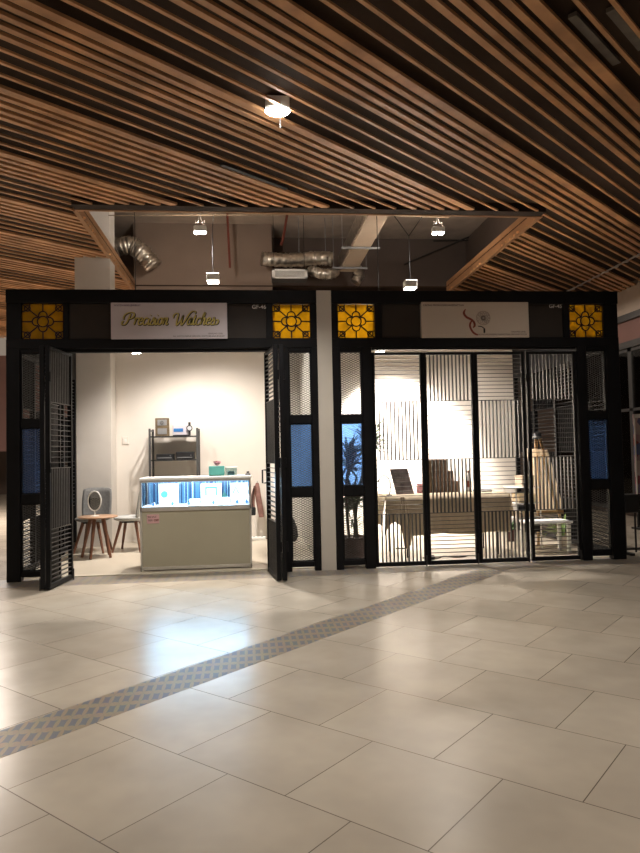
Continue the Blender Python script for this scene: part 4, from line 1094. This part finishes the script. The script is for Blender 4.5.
# easel
t = thing('easel', (4.0, 1.7, 0), 'pine easel holding a tall cream canvas behind the right door leaf', 'easel')
def leg(p0, p1): MB().bar(p0, p1, .030, .022, (0, 1, 0)).build('leg', 'pine', t)
leg((3.78, 1.28, .008), (3.84, 1.40, 1.42)); leg((4.13, 1.18, .008), (3.90, 1.40, 1.42)); leg((3.92, 1.90, .008), (3.87, 1.44, 1.40))
MB().bar((3.77, 1.27, .44), (4.13, 1.27, .44), .03, .05).build('canvas_ledge', 'pine', t)
MB().bar((3.80, 1.36, .95), (3.98, 1.36, .95), .02, .03).build('cross_bar', 'pine', t)
t = thing('canvas_board', (3.92, 1.3, .47), 'tall cream draped canvas standing on the pine easel', 'canvas')
vs = [(3.75, 1.245, .468), (4.13, 1.245, .468), (3.99, 1.365, 1.27), (3.69, 1.365, 1.30)]
vs += [(a_[0], a_[1]+.016, a_[2]) for a_ in vs]
MB().add(vs, [(0,1,2,3),(7,6,5,4),(0,4,5,1),(1,5,6,2),(2,6,7,3),(3,7,4,0)]).build('canvas_sheet', 'sheet', t)
MB().bar((3.80, 1.235, .47), (3.83, 1.345, 1.20), .02, .014, (0, 1, 0)).build('front_batten', 'pine', t)
MB().bar((4.03, 1.235, .47), (3.90, 1.345, 1.20), .02, .014, (0, 1, 0)).build('front_batten', 'pine', t)
t = thing('dark_hat', (3.87, 1.42, 1.42), 'dark shaped cap resting on top of the easel', 'hat')
MB().lathe([(.11, 0), (.10, .006), (.06, .012), (.058, .07), (.03, .09), (.005, .095)], (3.87, 1.42, 1.425), 24, 1, .8).build('crown', 'black', t, True)
MB().lathe([(.063, 0), (.063, .02)], (3.87, 1.42, 1.437), 24, 1, .8).build('hat_band', 'whitefab', t)
# plants right
def bushy(x, y, z, n, ln, lab, name, pot, mt='leaf', wdt=.035, pr=.09):
    t = thing(name, (x, y, z), lab, 'plant')
    MB().lathe([(pr*.75, 0), (pr, .15), (pr*1.05, .16), (pr*.9, .16), (pr*.85, .13)], (x, y, z), 24).build('pot', pot, t, True)
    MB().lathe([(.0, 0), (pr*.88, 0), (0, .012)], (x, y, z+.125), 16).build('soil', 'soil', t)
    lv = MB()
    for k in range(n):
        an = random.uniform(0, 2*PI); leafblade(lv, (x+.02*math.cos(an), y+.02*math.sin(an), z+.14), an, random.uniform(.5, 1.5), random.uniform(.6, 1)*ln, wdt, random.uniform(.8, 2.0), lambda q: q.x < 4.18 and q.y > .14 and not (x > 3.9 and q.y < .9 and (q.z < .46 or q.y < .5)))
    tag(lv.build('leaves', mt, t), kind='stuff')
bushy(4.00, 1.00, .008, 80, .40, 'leafy green plant in a pale pot by the right pier', 'potted_fern', 'whitepot', 'leafl')
bushy(3.60, 1.75, .008, 34, .26, 'small dark green plant on the floor under the easel', 'potted_plant', 'pot', 'leaf', .03, .07)

# ------------------------------------------------------------------ outside right: barrier stand, poster banner; left: lamps and stall
t = thing('barrier_stand', (4.55, .35, 0), 'black barrier stand with a box head right of the shopfront', 'stand')
MB().cbox(4.44, 4.62, .28, .42, .50, .72, .01).build('head_box', 'black', t)
for x in (4.47, 4.60): MB().tube([(x, .35, .02), (x, .35, .5)], .012, 8).build('upright', 'black', t)
MB().tube([(4.5, .35, .56), (5.6, .45, .44)], .018, 8).build('top_rail', 'black', t); MB().tube([(4.47, .35, .06), (5.6, .45, .06)], .016, 8).build('bottom_rail', 'black', t)
for x, y in ((4.47, .35), (5.6, .45)): MB().cbox(x-.03, x+.03, y-.15, y+.15, 0, .03, .004).build('foot', 'black', t)
MB().tube([(5.6, .45, .02), (5.6, .45, .46)], .016, 8).build('upright', 'black', t)
t = thing('poster_banner', (6.2, 2.6, 0), 'colourful photo collage banner at the right edge beyond the barrier stand', 'poster')
MB().cbox(5.97, 6.80, 2.62, 2.65, .55, 1.80, .003).build('banner_sheet', 'poster', t)
MB().box(5.97, 6.80, 2.612, 2.62, 1.74, 1.80).box(5.97, 5.99, 2.612, 2.62, .55, 1.80).build('banner_edge', 'whitelam', t)
for x in (6.02, 6.75): MB().cbox(x-.02, x+.02, 2.65, 2.69, 0, 1.78, .003).build('support_pole', 'black', t)
MB().cbox(5.95, 6.82, 2.55, 2.77, 0, .03, .004).build('base', 'black', t)
for i, (x, z) in enumerate(((-6.15, 4.62),)):
    pass
for k, (y, x) in enumerate(((7.6, -6.2), (9.2, -6.95), (10.8, -7.7))):
    z = 4.19
    c = thing('recessed_downlight', (x, y, z-.03), ('nearest', 'middle', 'farthest')[k] + ' of the three small downlights at the left edge of the photo', 'lamp', 'small downlights at the left edge')
    MB().lathe([(.075, 0), (.085, .012), (.085, .05), (.06, .05)], (x, y, z-.05), 20).build('rim', 'whitemetal', c); MB().lathe([(.055, 0), (.055, .006)], (x, y, z-.054), 20).build('lens', 'led', c)
t = thing('market_stall', (-9.2, 13.2, 0), 'dark stall counter far back at the left edge', 'stall')
MB().cbox(-10.5, -7.8, 12.8, 13.6, .75, .85).build('stall_top', 'walnut', t)
for x in (-10.4, -9.1, -7.9):
    for y in (12.9, 13.5): MB().cbox(x-.03, x+.03, y-.03, y+.03, 0, .75).build('leg', 'walnut', t)
MB().cbox(-10.2, -9.4, 12.9, 13.4, .85, 1.35, .02).build('goods_crate', 'black', t); MB().cbox(-9.1, -8.2, 12.9, 13.4, .85, 1.2, .02).build('goods_crate', 'black', t)
